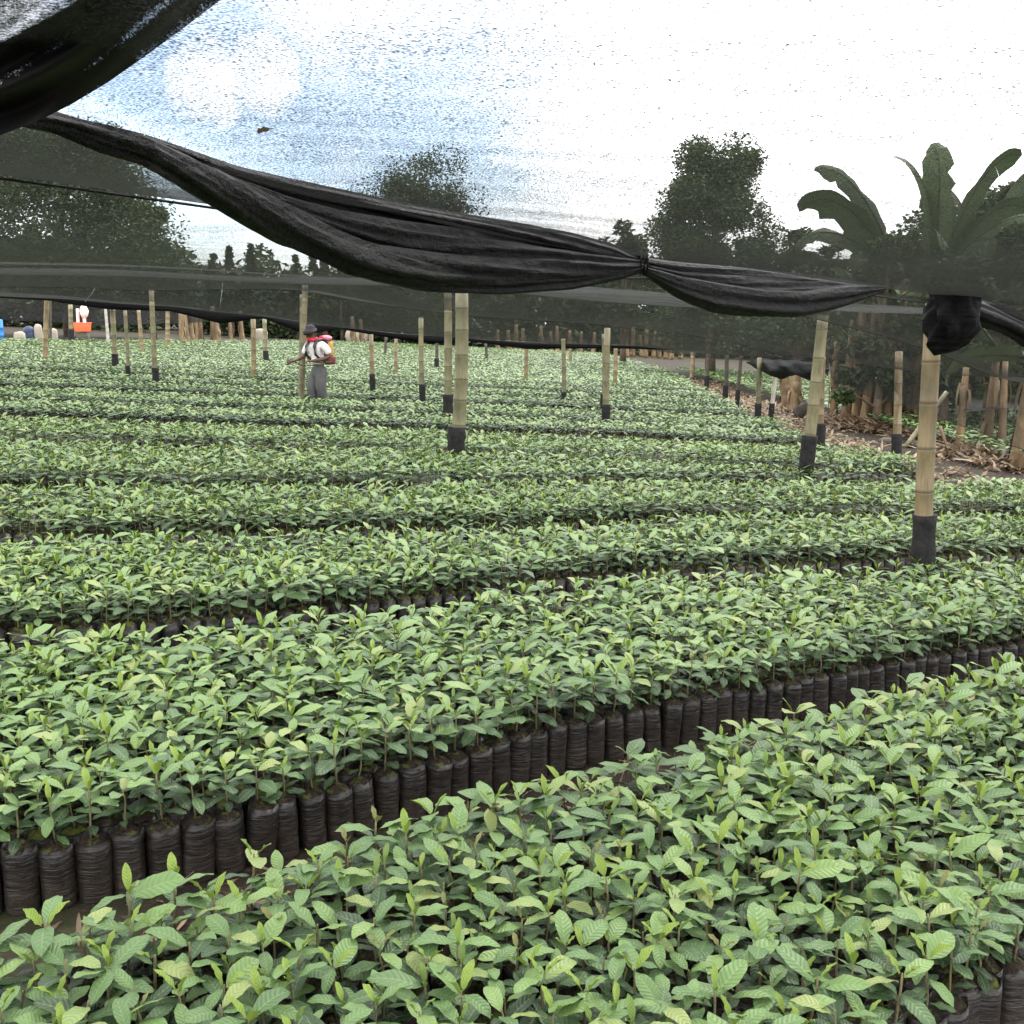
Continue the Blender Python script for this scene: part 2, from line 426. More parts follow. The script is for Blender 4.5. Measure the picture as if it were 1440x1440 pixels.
# ------------------------------------------------------------------ beds: lines read off the photo, laid on the ground
def line(pts, h): return np.array([tuple(G(x, y, h))[:2] for x, y in pts])
bed1_front = line([(30, 1205), (85, 1194), (180, 1180), (270, 1162), (360, 1145), (435, 1121), (520, 1100), (590, 1080), (655, 1060), (712, 1045),
                   (735, 1035), (820, 1015), (920, 998), (1020, 978), (1150, 955), (1270, 931), (1370, 915), (1420, 905)], .185)
bed0_back = line([(60, 1292), (160, 1246), (250, 1222), (400, 1195), (500, 1155), (600, 1132), (720, 1105), (800, 1085), (900, 1050), (1000, 1030), (1100, 1008),
                  (1200, 978), (1300, 958), (1440, 930)], .32)
bed1_back = line([(0, 896), (100, 892), (200, 880), (300, 876), (400, 862), (480, 850), (553, 848), (607, 840), (680, 830), (740, 819), (830, 810), (900, 804),
                  (1000, 798), (1127, 793), (1187, 790), (1270, 785), (1360, 780), (1440, 777)], .33)
bed2_back = line([(0, 748), (133, 752), (233, 747), (333, 743), (400, 744), (480, 738), (547, 738), (680, 740), (763, 736), (813, 730), (960, 722), (1060, 719),
                  (1160, 720), (1293, 720), (1440, 717)], .33)
bed3_back = line([(0, 677), (133, 678), (267, 678), (480, 675), (680, 678), (780, 673), (960, 672), (1100, 675), (1310, 673), (1440, 673)], .33)
bed4_back = line([(0, 616), (77, 617), (233, 623), (480, 626), (580, 630), (687, 635), (780, 638), (913, 640), (1027, 651), (1127, 655), (1300, 660)], .33)
def fn(l, ext=True):
    l = l[np.argsort(l[:, 0])]
    s0 = (l[2, 1] - l[0, 1]) / (l[2, 0] - l[0, 0]) * .5; s1 = (l[-1, 1] - l[-3, 1]) / (l[-1, 0] - l[-3, 0]) * .5
    def f(x):
        x = np.asarray(x, float); y = np.interp(x, l[:, 0], l[:, 1])
        y = np.where(x < l[0, 0], l[0, 1] + s0 * (x - l[0, 0]), y)
        return np.where(x > l[-1, 0], l[-1, 1] + s1 * (x - l[-1, 0]), y)
    return f
def smooth(f, w=.35):
    def g(x):
        x = np.asarray(x, float); return sum(f(x + o) for o in np.linspace(-w, w, 7)) / 7
    return g
edge_pts = np.array([tuple(G(x, y, .42))[:2] for x, y in [(1440, 664), (1330, 642), (1260, 626), (1170, 606), (1085, 580), (1040, 561), (1000, 543), (960, 524), (915, 506)]])
def xedge(y): return np.interp(y, edge_pts[:, 1], edge_pts[:, 0], left=edge_pts[0, 0] + .25, right=edge_pts[-1, 0])
far_pts = np.array([tuple(G(x, y, .36))[:2] for x, y in [(-40, 474), (0, 474), (240, 476), (450, 477), (560, 481), (690, 488), (800, 492), (900, 497)]])
print('far', far_pts.round(1).tolist())
FAR = 76.0
def yfar(x): return np.interp(x, far_pts[:, 0], far_pts[:, 1])
f_b1f, f_b0b = smooth(fn(bed1_front), .2), smooth(fn(bed0_back), .2)
backs = [smooth(fn(l), .4) for l in (bed1_back, bed2_back, bed3_back, bed4_back)]
beds = [(lambda x: f_b1f(x) + .05, lambda x: backs[0](x) - .06)]
for k in range(3):
    gap = (.62, .64, .70)[k]
    beds.append(((lambda x, k=k, g=gap: backs[k](x) + g), (lambda x, k=k: backs[k + 1](x) - .055)))
last = backs[3]; off = 0.0; gp = .75
amp = 1.0
while True:
    wd = 1.35 + rng.uniform(-.25, .35); a1, p1 = rng.uniform(.02, .10), rng.uniform(0, 6)
    amp *= .93
    base = (lambda x, o=off, s=amp: np.where(True, float(last(0.0)) + o + s * (last(x) - float(last(0.0))), 0))
    g2 = rng.choice([.7, .85, 1.0, 1.15, 1.3]) * (1 + off * .012)
    fr = (lambda x, b=base, g=gp, a=a1, p=p1: b(x) + g + a * np.sin(x * .55 + p))
    bk = (lambda x, b=base, w=wd, g=gp, p=p1: b(x) + w + g + .05 * np.sin(x * .7 + p + 1))
    beds.append((fr, bk)); off += wd + gp; gp = float(g2)
    if off > FAR - 11: break

def rows_from(f, g, x0, x1, sp, into, wob=.0):
    """points in rows parallel to the line y=f(x), marching by sp on side `into` while inside y<g(x)"""
    xs = np.arange(x0, x1, .02); ys = f(xs)
    s = np.concatenate([[0], np.cumsum(np.hypot(np.diff(xs), np.diff(ys)))])
    out = []; n = int(30 / sp)
    for j in range(n):
        ss = np.arange((sp * .5 if j % 2 else 0), s[-1], sp)
        X = np.interp(ss, s, xs); Y = np.interp(ss, s, ys)
        dx = np.interp(ss + .15, s, xs) - np.interp(ss - .15, s, xs); dy = np.interp(ss + .15, s, ys) - np.interp(ss - .15, s, ys)
        ln = np.hypot(dx, dy) + 1e-9; nx, ny = -dy / ln, dx / ln
        X2 = X + into * nx * sp * .83 * j; Y2 = Y + into * ny * sp * .83 * j
        ok = (Y2 <= g(X2)) if into > 0 else (Y2 >= g(X2))
        if not ok.any(): break
        out.append(np.c_[X2[ok], Y2[ok], np.full(ok.sum(), j)])
    return np.concatenate(out)
# the bare corner of the front bed at lower right
c0, c1 = G(1285, 1440, .185), G(1440, 1342, .185)
def right_of_corner(x, y): return (x - c0.x) * (c1.y - c0.y) - (y - c0.y) * (c1.x - c0.x) > 0
SP0 = .095
plants = []     # x, y, bed, row, spacing
p0 = rows_from(lambda x: f_b0b(x) - .05 - .06 * np.clip(-x, 0, 1.2), lambda x: np.full_like(x, .55), -2.6, 4.6, SP0, -1)
ok = ~right_of_corner(p0[:, 0], p0[:, 1])
p0 = p0[ok]; plants.append(np.c_[p0[:, :2], np.zeros(len(p0)), p0[:, 2], np.full(len(p0), SP0)])
for b, (f, g) in enumerate(beds):
    ym = float(f(0.0)); sp = SP0 if ym < 9 else (.108 if ym < 18 else (.130 if ym < 30 else (.17 if ym < 44 else .24)))
    x0 = -(.5 * ym + 2.2) if b else -3.4
    q = rows_from(f, g, x0, 6.2, sp, 1)
    ok = (q[:, 0] < xedge(q[:, 1])) & (q[:, 1] < yfar(q[:, 0]))
    q = q[ok]; plants.append(np.c_[q[:, :2], np.full(len(q), b + 1), q[:, 2], np.full(len(q), sp)])
# lower plot beyond the banana row, rows running away from the camera
lo = []
for x in np.arange(6.9, 17, .16):
    if ((x - 6.9) % 1.55) > 1.25: continue
    for y in np.arange(14.5, 46, .16):
        if x < .55 * y + 1.5: lo.append((x + random.gauss(0, .02), y + random.gauss(0, .02), 99, 3, .16))
plants.append(np.array(lo))
PL = np.concatenate(plants)
jit = rng.normal(0, .012, (len(PL), 2)) * np.where((PL[:, 3] == 0) & (PL[:, 2] < 4), .35, 1)[:, None]
PL[:, :2] += jit
PL = PL[(np.abs(PL[:, 0]) < .52 * PL[:, 1] + 1.6)]
miss = (rng.random(len(PL)) < .02 + .05 * np.clip(np.sin(PL[:, 0] * 2.1 + PL[:, 1] * 1.3) * np.sin(PL[:, 1] * 2.7 - PL[:, 0] * .9) - .72, 0, 1) * 6) & (PL[:, 3] > 0); PL = PL[~miss]
print('plants', len(PL))

KINDS = ['lime', 'lime', 'dense', 'plain', 'plain', 'bronze', 'pale', 'floppy', 'lime', 'dense', 'plain', 'floppy', 'dense', 'plain', 'lime', 'dense']
pz = zg(PL[:, 0], PL[:, 1])
ux, uy, uf = proj(PL[:, 0], PL[:, 1], pz + .38)
inframe = (ux > -20) & (ux < 1460) & (uy > 300) & (uy < 1475)
score = 1 / np.maximum(uf, .1) ** 2
edge_row = (PL[:, 2] == 1) & (PL[:, 3] == 0)
score = np.where(edge_row & (ux > -30) & (ux < 1465), 50, np.where(inframe & (PL[:, 2] == 0), score, 0))
order = np.argsort(-score)[:300]
indiv = np.zeros(len(PL), bool); indiv[order] = True; indiv &= score > 0
print('individual', indiv.sum(), 'edge', (edge_row & indiv).sum(), 'front bed in frame', (inframe & (PL[:, 2] == 0)).sum())
kind_of = rng.integers(0, len(KINDS), len(PL))
yaw = rng.uniform(0, 6.283, len(PL))
scl = rng.normal(1.0, .085, len(PL)).clip(.78, 1.2)
scl *= 1 + .05 * np.sin(PL[:, 0] * 1.7 + 1) * np.sin(PL[:, 1] * 2.3) + .03 * np.sin(PL[:, 0] * 5.1 - PL[:, 1] * 3.3)
tilt = rng.normal(0, .05, (len(PL), 2))

# --- individual seedlings: shared meshes, one object per part
protos = []
for k, kd in enumerate(KINDS):
    rg = np.random.default_rng(100 + k); pl = make_plant(kd, 0, rg)
    v, uv, q, cc = pack(pl['leaves'])
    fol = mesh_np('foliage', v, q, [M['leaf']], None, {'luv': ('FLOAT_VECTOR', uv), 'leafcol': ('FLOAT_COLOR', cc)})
    sh = None
    if pl['shoot']:
        v, uv, q, cc = pack(pl['shoot'])
        sh = mesh_np('shoot', v, q, [M['leaf']], None, {'luv': ('FLOAT_VECTOR', uv), 'leafcol': ('FLOAT_COLOR', cc)})
    st = MB(); H = pl['H']; bx = rg.normal(0, .003, (4, 2)); bx[-1] = 0
    st.tube([(bx[0][0], bx[0][1], BAG_H - .02), (bx[1][0], bx[1][1], .23), (bx[2][0], bx[2][1], .29), (0, 0, H + .004)], [.0036, .003, .0026, .002], 6)
    bv, bq = bag_arrays(20, 9, rg); sv, sq_ = soil_arrays(14, rg)
    protos.append(dict(fol=fol, sh=sh, st=st.mesh('stem', M['stem']), bag=mesh_np('grow_bag', bv, bq, [M['bag']]), soil=mesh_np('soil', sv, sq_, [M['soil']])))
LAB = {
 'lime': 'front bed coffee seedling with a lime green new shoot, among the nearest rows',
 'dense': 'front bed coffee seedling with extra leaf pair and green shoot, among the nearest rows',
 'plain': 'front bed coffee seedling of mature leaves without new shoot, among the nearest rows',
 'bronze': 'front bed coffee seedling with a bronze tinted young shoot, among the nearest rows',
 'pale': 'front bed coffee seedling with a yellowing pale top leaf pair, among the nearest rows',
 'floppy': 'front bed coffee seedling with long drooping leaves, among the nearest rows'}
for i in np.where(indiv)[0]:
    k = kind_of[i]; pr = protos[k]; kd = KINDS[k]
    o = empty('coffee_seedling', (PL[i, 0], PL[i, 1], pz[i] + .002), yaw[i])
    o.scale = (1, 1, 1)
    if edge_row[i]:
        tag(o, 'coffee seedling whose bare black bag faces the path, in the second bed\'s front row', 'seedling', 'seedlings in the path-side row of the second bed')
    elif PL[i, 0] > .35 and (PL[i, 0] - c0.x) * (c1.y - c0.y) - (PL[i, 1] - c0.y) * (c1.x - c0.x) > -.055 * math.hypot(c1.x - c0.x, c1.y - c0.y):
        tag(o, 'coffee seedling with exposed black bag at the lower right corner of front bed', 'seedling', 'seedlings at the bare corner of the front bed')
    else:
        tag(o, LAB[kd], 'seedling', 'front bed seedlings of ' + {'lime': 'lime shoot', 'dense': 'dense foliage', 'plain': 'no shoot', 'bronze': 'bronze shoot', 'pale': 'pale top', 'floppy': 'drooping leaves'}[kd])
    b = link(bpy.data.objects.new('grow_bag', pr['bag']), o); b.rotation_euler = (random.gauss(0, .035), random.gauss(0, .035), random.uniform(0, 6.28)); bs = random.uniform(.97, 1.04); b.scale = (bs, bs, random.uniform(.94, 1.04)); link(bpy.data.objects.new('soil', pr['soil']), b)
    for nm, key in (('stem', 'st'), ('foliage', 'fol'), ('shoot', 'sh')):
        if pr[key] is None: continue
        c = link(bpy.data.objects.new(nm, pr[key]), o)
        s = scl[i]; c.scale = (s, s, s if nm != 'stem' else s)
        c.location = (0, 0, BAG_H * (1 - s))
        c.rotation_euler = (tilt[i, 0], tilt[i, 1], 0); c.location = (-tilt[i, 1] * BAG_H, tilt[i, 0] * BAG_H, BAG_H * (1 - s))

# --- the thousands of others: one mesh of real leaves, stems and bags
def scatter(idx, lod, nvar):
    res = []
    rg = np.random.default_rng(900 + lod)
    kinds = ['lime', 'plain', 'dense', 'floppy', 'dense', 'plain', 'lime', 'dense', 'floppy', 'pale'][:nvar]
    var = rg.integers(0, nvar, len(idx))
    for k, kd in enumerate(kinds):
        pl = make_plant(kd, lod, rg); ii = idx[var == k]
        if not len(ii): continue
        v, uv, q, cc = pack(pl['leaves'] + (pl['shoot'] if lod < 3 else []))
        st = MB(); H = pl['H']; st.tube([(0, 0, BAG_H - .01), (0, 0, H)], [.0036, .0022], 4, False)
        sv, sq_ = st.v[0], st.q[0]
        s = scl[ii] * (PL[ii, 4] / SP0) ** .55; ya = yaw[ii]
        n = len(ii)
        def place(v, hs):
            ca, sa = np.cos(ya)[:, None], np.sin(ya)[:, None]
            x = v[None, :, 0] * s[:, None]; y = v[None, :, 1] * s[:, None]; z = BAG_H + (v[None, :, 2] - BAG_H) * hs[:, None]
            X = x * ca - y * sa + PL[ii, 0][:, None] + tilt[ii, 0][:, None] * (z - BAG_H) * 1.5
            Y = x * sa + y * ca + PL[ii, 1][:, None] + tilt[ii, 1][:, None] * (z - BAG_H) * 1.5
            return np.stack([X, Y, z + pz[ii][:, None]], -1).reshape(-1, 3)
        V = place(v, scl[ii]); m = len(v)
        Q = (q[None] + (np.arange(n) * m)[:, None, None]).reshape(-1, 4)
        col = np.tile(cc, (n, 1)); col[:, 0] = np.clip(col[:, 0] + np.repeat(rg.uniform(-.15, .15, n), m), 0, 1)
        res.append((V, np.tile(uv, (n, 1)), Q, col, 0))
        if lod < 3:
            V = place(sv, scl[ii]); m = len(sv); Q = (sq_[None] + (np.arange(n) * m)[:, None, None]).reshape(-1, 4)
            res.append((V, np.zeros((len(V), 3)), Q, np.zeros((len(V), 4)), 3))
    return res
def scatter_bags(idx, n, nz):
    rg = np.random.default_rng(55); res = []
    var = rg.integers(0, 5, len(idx))
    for k in range(5):
        ii = idx[var == k]
        if not len(ii): continue
        for (v, q), mi in ((bag_arrays(n, nz, rg), 1), (soil_arrays(n, rg), 2)):
            w = (PL[ii, 4] / SP0)[:, None]; ca, sa = np.cos(yaw[ii])[:, None], np.sin(yaw[ii])[:, None]
            x, y = v[None, :, 0] * w, v[None, :, 1] * w
            V = np.stack([x * ca - y * sa + PL[ii, 0][:, None], x * sa + y * ca + PL[ii, 1][:, None], v[None, :, 2] + pz[ii][:, None] + .002], -1).reshape(-1, 3)
            m = len(v); Q = (q[None] + (np.arange(len(ii)) * m)[:, None, None]).reshape(-1, 4)
            res.append((V, np.zeros((len(V), 3)), Q, np.zeros((len(V), 4)), mi))
    return res
rest = np.where(~indiv)[0]; yy = PL[rest, 1]
chunks = []
chunks += scatter(rest[yy < 6.0], 1, 10)
chunks += scatter(rest[(yy >= 6.0) & (yy < 14)], 2, 10)
chunks += scatter(rest[yy >= 14], 3, 8)
front2 = PL[rest, 3] <= 2
chunks += scatter_bags(rest[(yy < 4.5) | (front2 & (yy < 8))], 12, 4)
chunks += scatter_bags(rest[((yy >= 4.5) & ~front2 & (yy < 9)) | (front2 & (yy >= 8) & (yy < 30)) | ((PL[rest, 0] > xedge(yy) - .4) & (yy >= 9) & (PL[rest, 2] < 90))], 7, 2)
V = []; UV = []; Q = []; CO = []; MI = []; o = 0
for v, uv, q, cc, mi in chunks:
    V.append(v); UV.append(uv); Q.append(q + o); CO.append(cc); MI.append(np.full(len(q), mi)); o += len(v)
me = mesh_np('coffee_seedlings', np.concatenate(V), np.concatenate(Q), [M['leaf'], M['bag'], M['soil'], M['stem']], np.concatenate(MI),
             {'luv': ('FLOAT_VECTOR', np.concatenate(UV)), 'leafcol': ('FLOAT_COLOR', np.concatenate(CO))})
sd = link(bpy.data.objects.new('coffee_seedlings', me))
tag(sd, 'thousands of green coffee seedlings in black bags filling the long beds', 'seedlings', None, 'stuff')
print('stuff quads', len(me.polygons))
del V, UV, Q, CO, MI, chunks

# ------------------------------------------------------------------ ground
xs = np.concatenate([np.linspace(-200, -30, 18), np.linspace(-28, 28, 57), np.linspace(30, 200, 18)])
ys = np.concatenate([np.linspace(-30, -2, 8), np.linspace(-1, 60, 62), np.linspace(65, 320, 24)])
X, Y = np.meshgrid(xs, ys, indexing='ij')
Z = -0.045 * np.clip(X, -40, 40) - 0.010 * np.logaddexp(0, (np.minimum(Y, 90) - 6.0) / 1.5) * 1.5
k = len(ys)
q = [(i * k + j, (i + 1) * k + j, (i + 1) * k + j + 1, i * k + j + 1) for i in range(len(xs) - 1) for j in range(k - 1)]
gme = mesh_np('ground', np.stack([X, Y, Z], -1).reshape(-1, 3), q, [M['ground']])
tag(link(bpy.data.objects.new('ground', gme)), 'dark brown soil of the nursery floor, sloping down to the right', 'ground', None, 'structure')

# ------------------------------------------------------------------ shade nets
HN = 1.90                                    # net height above ground
def netG(px, py, h=HN):
    """Where the sight line through a pixel meets the level of the nets"""
    r = ray(px, py); lo, hi = .05, 80.0
    for _ in range(60):
        m = (lo + hi) / 2; x, y, z = r.x * m, r.y * m, CAMZ + r.z * m
        if z - gz(x, y) - h < 0: lo = m
        else: hi = m
    return Vector((r.x * lo, r.y * lo, CAMZ + r.z * lo))
up = [(30, 150), (85, 160), (150, 176), (205, 191), (260, 209), (330, 233), (400, 251), (480, 269), (560, 286), (640, 301), (720, 315), (800, 330), (860, 346), (905, 362),
      (960, 369), (1050, 377), (1150, 392), (1240, 405), (1305, 414), (1380, 422), (1440, 452)]
lo_ = [(30, 178), (60, 189), (110, 207), (150, 219), (198, 229), (222, 249), (262, 271), (302, 291), (346, 316), (400, 346), (450, 370), (500, 387), (560, 400), (622, 408),
       (690, 413), (760, 413), (820, 405), (870, 393), (905, 381), (940, 405), (980, 425), (1040, 440), (1100, 445), (1150, 440), (1200, 425), (1243, 406)]
# the real line the rolled hem follows on the ground plan
H0 = netG(205, 191); H1 = netG(905, 362); H2 = netG(1313, 418)
Hn = H2 - H1
def hem_plan(px):
    """plan position of the hem seen at pixel column px"""
    d = np.interp(px, [0, 205, 560, 905, 1313, 1440, 1700], [H0.y - .28, H0.y, (H0.y * .52 + H1.y * .48), H1.y, H2.y, H2.y + .55, H2.y + 1.4])
    return float(d)
print('hem', H0, H1, H2)
def hem(px, py): return P(px, py, hem_plan(px))

def drape(name, U, Lw, mat, nb=120, nphi=36, thick=.42, ripple=.12, seed=1, tie=()):
    """bunched hem: closed tube whose outline follows the measured upper and lower edge at its real depth"""
    rg = np.random.default_rng(seed)
    ua, la = np.array(U, float), np.array(Lw, float)
    xs_ = np.linspace(max(ua[0, 0], la[0, 0]), min(ua[-1, 0], la[-1, 0]), nb)
    u = np.c_[xs_, np.interp(xs_, ua[:, 0], ua[:, 1])]; l = np.c_[xs_, np.interp(xs_, la[:, 0], la[:, 1])]
    for _ in range(2):
        u[1:-1] = (u[:-2] + 2 * u[1:-1] + u[2:]) / 4; l[1:-1] = (l[:-2] + 2 * l[1:-1] + l[2:]) / 4
    vs = []
    phs = np.arange(nphi) * 2 * math.pi / nphi
    pk = rg.uniform(0, 6.28, 8)
    for i in range(nb):
        a = np.array(hem(*u[i])); b = np.array(hem(*l[i])); c = (a + b) / 2; hv = (a - b) / 2
        hl = np.linalg.norm(hv) + 1e-6
        t = i / (nb - 1)
        if i < nb - 1: c2 = (np.array(hem(*u[i + 1])) + np.array(hem(*l[i + 1]))) / 2; tn = c2 - c; tn /= np.linalg.norm(tn) + 1e-9; last_t = tn
        else: tn = last_t
        side = np.cross(tn, hv / hl); side /= np.linalg.norm(side) + 1e-9
        rip = ripple * (np.sin(phs * 4 + pk[0] + t * 5) * .35 + np.sin(phs * 7 + pk[1] - t * 9) * .4 + np.sin(phs * 11 + pk[2] + t * 14) * .3 + np.sin(phs * 3 + pk[3] + t * 23) * .2)
        rr = 1 + rip - .5 * ripple
        vs.append(c + hv * (np.cos(phs) * np.minimum(rr, 1.02))[:, None] + side * (hl * thick * np.sin(phs) * (1 + 1.8 * rip))[:, None])
    v = np.concatenate(vs); n = nphi
    q = [(i * n + j, i * n + (j + 1) % n, (i + 1) * n + (j + 1) % n, (i + 1) * n + j) for i in range(nb - 1) for j in range(n)]
    v = np.concatenate([v, vs[0].mean(0)[None], vs[-1].mean(0)[None]])
    tcap = [(nb * n, (j + 1) % n, j) for j in range(n)] + [(nb * n + 1, (nb - 1) * n + j, (nb - 1) * n + (j + 1) % n) for j in range(n)]
    mb = MB(); mb.add(v, q, tcap); return mb

def net_obj(name, mb, parent, dens, tears=0.0):
    o = mb.obj(name, M['net'], parent); o['density'] = dens; o['tears'] = tears; return o
# (1) near net: sheet over the camera + its bunched hem
near = empty('shade_net', (H1.x, H1.y, gz(H1.x, H1.y)))
tag(near, 'nearest black shade net overhead, its rolled hem sagging across the view', 'shade net', 'shade nets over the nursery')
def rel(mb, root):
    off = np.array(root.location); mb.v = [x - off for x in mb.v]; return mb
hx = np.array([tuple(hem(x, y)) for x, y in [(-260, 120), (-80, 140)] + up + [(1560, 500), (1700, 560)]])
nu, nv = 130, 70
tt = np.linspace(0, 1, nu); s = np.concatenate([[0], np.cumsum(np.linalg.norm(np.diff(hx, axis=0), axis=1))]); s /= s[-1]
hu = np.stack([np.interp(tt, s, hx[:, k]) for k in range(3)], -1)
rows = []
for j in range(nv):
    t = (j / (nv - 1)) ** 1.2
    yv = hu[:, 1] * (1 - t) + (-2.5) * t; xv = hu[:, 0] + t * .35 * np.sign(hu[:, 0]) * np.abs(hu[:, 0])
    zf = zg(xv, yv) + HN + .014 * np.sin(xv * 1.7 + yv * 1.3) + .010 * np.sin(xv * 3.1 - yv * 2.2 + 1) + .07 * t
    bl = np.clip(t * 6, 0, 1); zv = hu[:, 2] * (1 - bl) + zf * bl
    rows.append(np.stack([xv, yv, zv], -1))
v = np.concatenate(rows); q = [(j * nu + i, j * nu + i + 1, (j + 1) * nu + i + 1, (j + 1) * nu + i) for j in range(nv - 1) for i in range(nu - 1)]
mb = MB(); mb.add(v, q); net_obj('net_sheet', rel(mb, near), near, .64)
def strands(name, lst, seed, flat=.8):
    """twisted cloth: several flattened, creased strands lying along the hem"""
    rg = np.random.default_rng(seed); mb = MB(); nphi = 30
    for k, (pts, dd) in enumerate(lst):
        a = np.array(pts, float); n = int(max(40, (a[-1, 0] - a[0, 0]) / 4)); X_ = np.linspace(a[0, 0], a[-1, 0], n)
        yc, hw = np.interp(X_, a[:, 0], a[:, 1]), np.interp(X_, a[:, 0], a[:, 2])
        for arr in (yc, hw):
            for _ in range(6): arr[1:-1] = (arr[:-2] + 2 * arr[1:-1] + arr[2:]) / 4
        phs = np.arange(nphi) * 2 * math.pi / nphi; pk = rg.uniform(0, 6.28, 10); vs = []; mid = []
        for i in range(n):
            p = np.array(P(X_[i], yc[i], hem_plan(X_[i]) + dd)); mid.append(p)
        mid = np.array(mid); tn = np.gradient(mid, axis=0); tn /= np.linalg.norm(tn, axis=1)[:, None]
        for i in range(n):
            r = hw[i] * mid[i][1] / F; s_ = X_[i] / 40.0
            upv = np.array([0, -.15, 1.0]); side = np.cross(tn[i], upv); side /= np.linalg.norm(side); upv = np.cross(side, tn[i])
            ang = phs + .55 * math.sin(s_ * .35 + pk[0])
            crease = (.14 * np.sin(ang * 3 + pk[1] + s_ * .22) + .13 * np.sin(ang * 5 + pk[2] - s_ * .30) + .10 * np.sin(ang * 8 + pk[3] + s_ * .42) + .07 * np.sin(ang * 13 + pk[4] - s_ * .5))
            crease = crease + .05 * math.sin(s_ * 1.3 + pk[5]) - .12 * np.abs(np.sin(ang * 2 + pk[6] + s_ * .18)) ** 8
            rr = r * (1 + crease)
            vs.append(mid[i] + upv * (np.cos(phs) * np.minimum(rr, r * 1.08))[:, None] + side * (flat * np.sin(phs) * rr)[:, None])
        q = [(i * nphi + j, i * nphi + (j + 1) % nphi, (i + 1) * nphi + (j + 1) % nphi, (i + 1) * nphi + j) for i in range(n - 1) for j in range(nphi)]
        v = np.concatenate(vs + [mid[:1], mid[-1:]])
        t_ = [(n * nphi, (j + 1) % nphi, j) for j in range(nphi)] + [(n * nphi + 1, (n - 1) * nphi + j, (n - 1) * nphi + (j + 1) % nphi) for j in range(nphi)]
        mb.add(v, q, t_)
    return mb
h1 = strands('h', [
 ([(20, 160, 15), (85, 174, 15), (150, 196, 19), (200, 210, 19), (230, 226, 20), (300, 262, 24), (400, 317, 27), (500, 361, 26), (600, 388, 20), (700, 399, 14), (800, 396, 11), (870, 386, 7), (905, 377, 5)], 0),
 ([(150, 178, 3), (205, 193, 4), (330, 240, 7), (400, 258, 8), (480, 276, 9), (560, 295, 10), (640, 311, 11), (720, 325, 12), (800, 340, 12), (860, 354, 10), (905, 369, 6)], .05),
 ([(215, 215, 5), (320, 256, 9), (400, 288, 12), (480, 314, 16), (560, 332, 20), (640, 344, 21), (720, 355, 18), (800, 366, 14), (860, 371, 10), (905, 373, 6)], .03),
 ([(420, 330, 8), (480, 350, 16), (560, 369, 22), (640, 381, 24), (720, 386, 23), (800, 384, 20), (870, 380, 11), (905, 376, 5)], .015),
 ([(230, 212, 3), (330, 247, 6), (420, 274, 8), (520, 303, 9), (600, 321, 9), (700, 338, 8), (800, 352, 8), (880, 366, 6)], .07)], 3)
rel(h1, near).obj('rolled_hem', M['roll'], near)
h2 = strands('h', [
 ([(905, 380, 5), (925, 389, 9), (950, 402, 14), (1000, 418, 20), (1060, 426, 19), (1120, 427, 18), (1180, 417, 15), (1220, 409, 9), (1246, 405, 3)], 0),
 ([(905, 369, 6), (960, 377, 7), (1050, 386, 9), (1150, 397, 8), (1246, 406, 3)], .06),
 ([(912, 378, 5), (960, 392, 9), (1020, 401, 14), (1090, 407, 15), (1160, 407, 12), (1230, 406, 5)], .03)], 5)
rel(h2, near).obj('rolled_hem', M['roll'], near)
# loose layer of net hanging behind the strands
gp_ = MB(); U_ = np.array(up[:14], float); L_ = np.array(lo_[:19], float); n = 160; m_ = 14; vv = []; ff = []
for i in range(n):
    x = 180 + (900 - 180) * i / (n - 1); yu, yl = np.interp(x, U_[:, 0], U_[:, 1]) - 1, np.interp(x, L_[:, 0], L_[:, 1]) - 5
    for j in range(m_):
        w_ = j / (m_ - 1); vv.append(tuple(P(x, yu * (1 - w_) + yl * w_, hem_plan(x) + .09 + .02 * math.sin(w_ * 9 + x * .03)))); ff.append(.80 + .22 * math.sin(w_ * 12 + x * .015))
gp_.add(vv, [(i * m_ + j, (i + 1) * m_ + j, (i + 1) * m_ + j + 1, i * m_ + j + 1) for i in range(n - 1) for j in range(m_ - 1)], fold=np.array(ff))
rel(gp_, near).obj('loose_layer', M['gather'], near)
# tie at (905,370): a tight wrap where the hem is lashed
tp = hem(905, 371); mb = MB()
for k in range(3):
    a = np.linspace(0, 2 * math.pi, 15)
    mb.tube([tp + Vector((.010 * (k - 1), .022 * math.cos(x), .034 * math.sin(x))) for x in a], .003, 6, False)
rel(mb, near).obj('tie', M['roll'], near)
tp = hem(204, 210); mb = MB(); a = np.linspace(0, 2 * math.pi, 25)
c_u, c_l = hem(203, 189), hem(207, 231); ce = (c_u + c_l) / 2; hv = (c_u - c_l) / 2
mb.tube([ce + hv * (1.03 * math.cos(x)) + Vector((.3, -.9, .1)) * (hv.length * .5 * math.sin(x)) for x in a], .0011, 5, False)
M['string'] = plain('pale_string', (.40, .38, .30), .7)
rel(mb, near).obj('tie_string', M['string'], near)
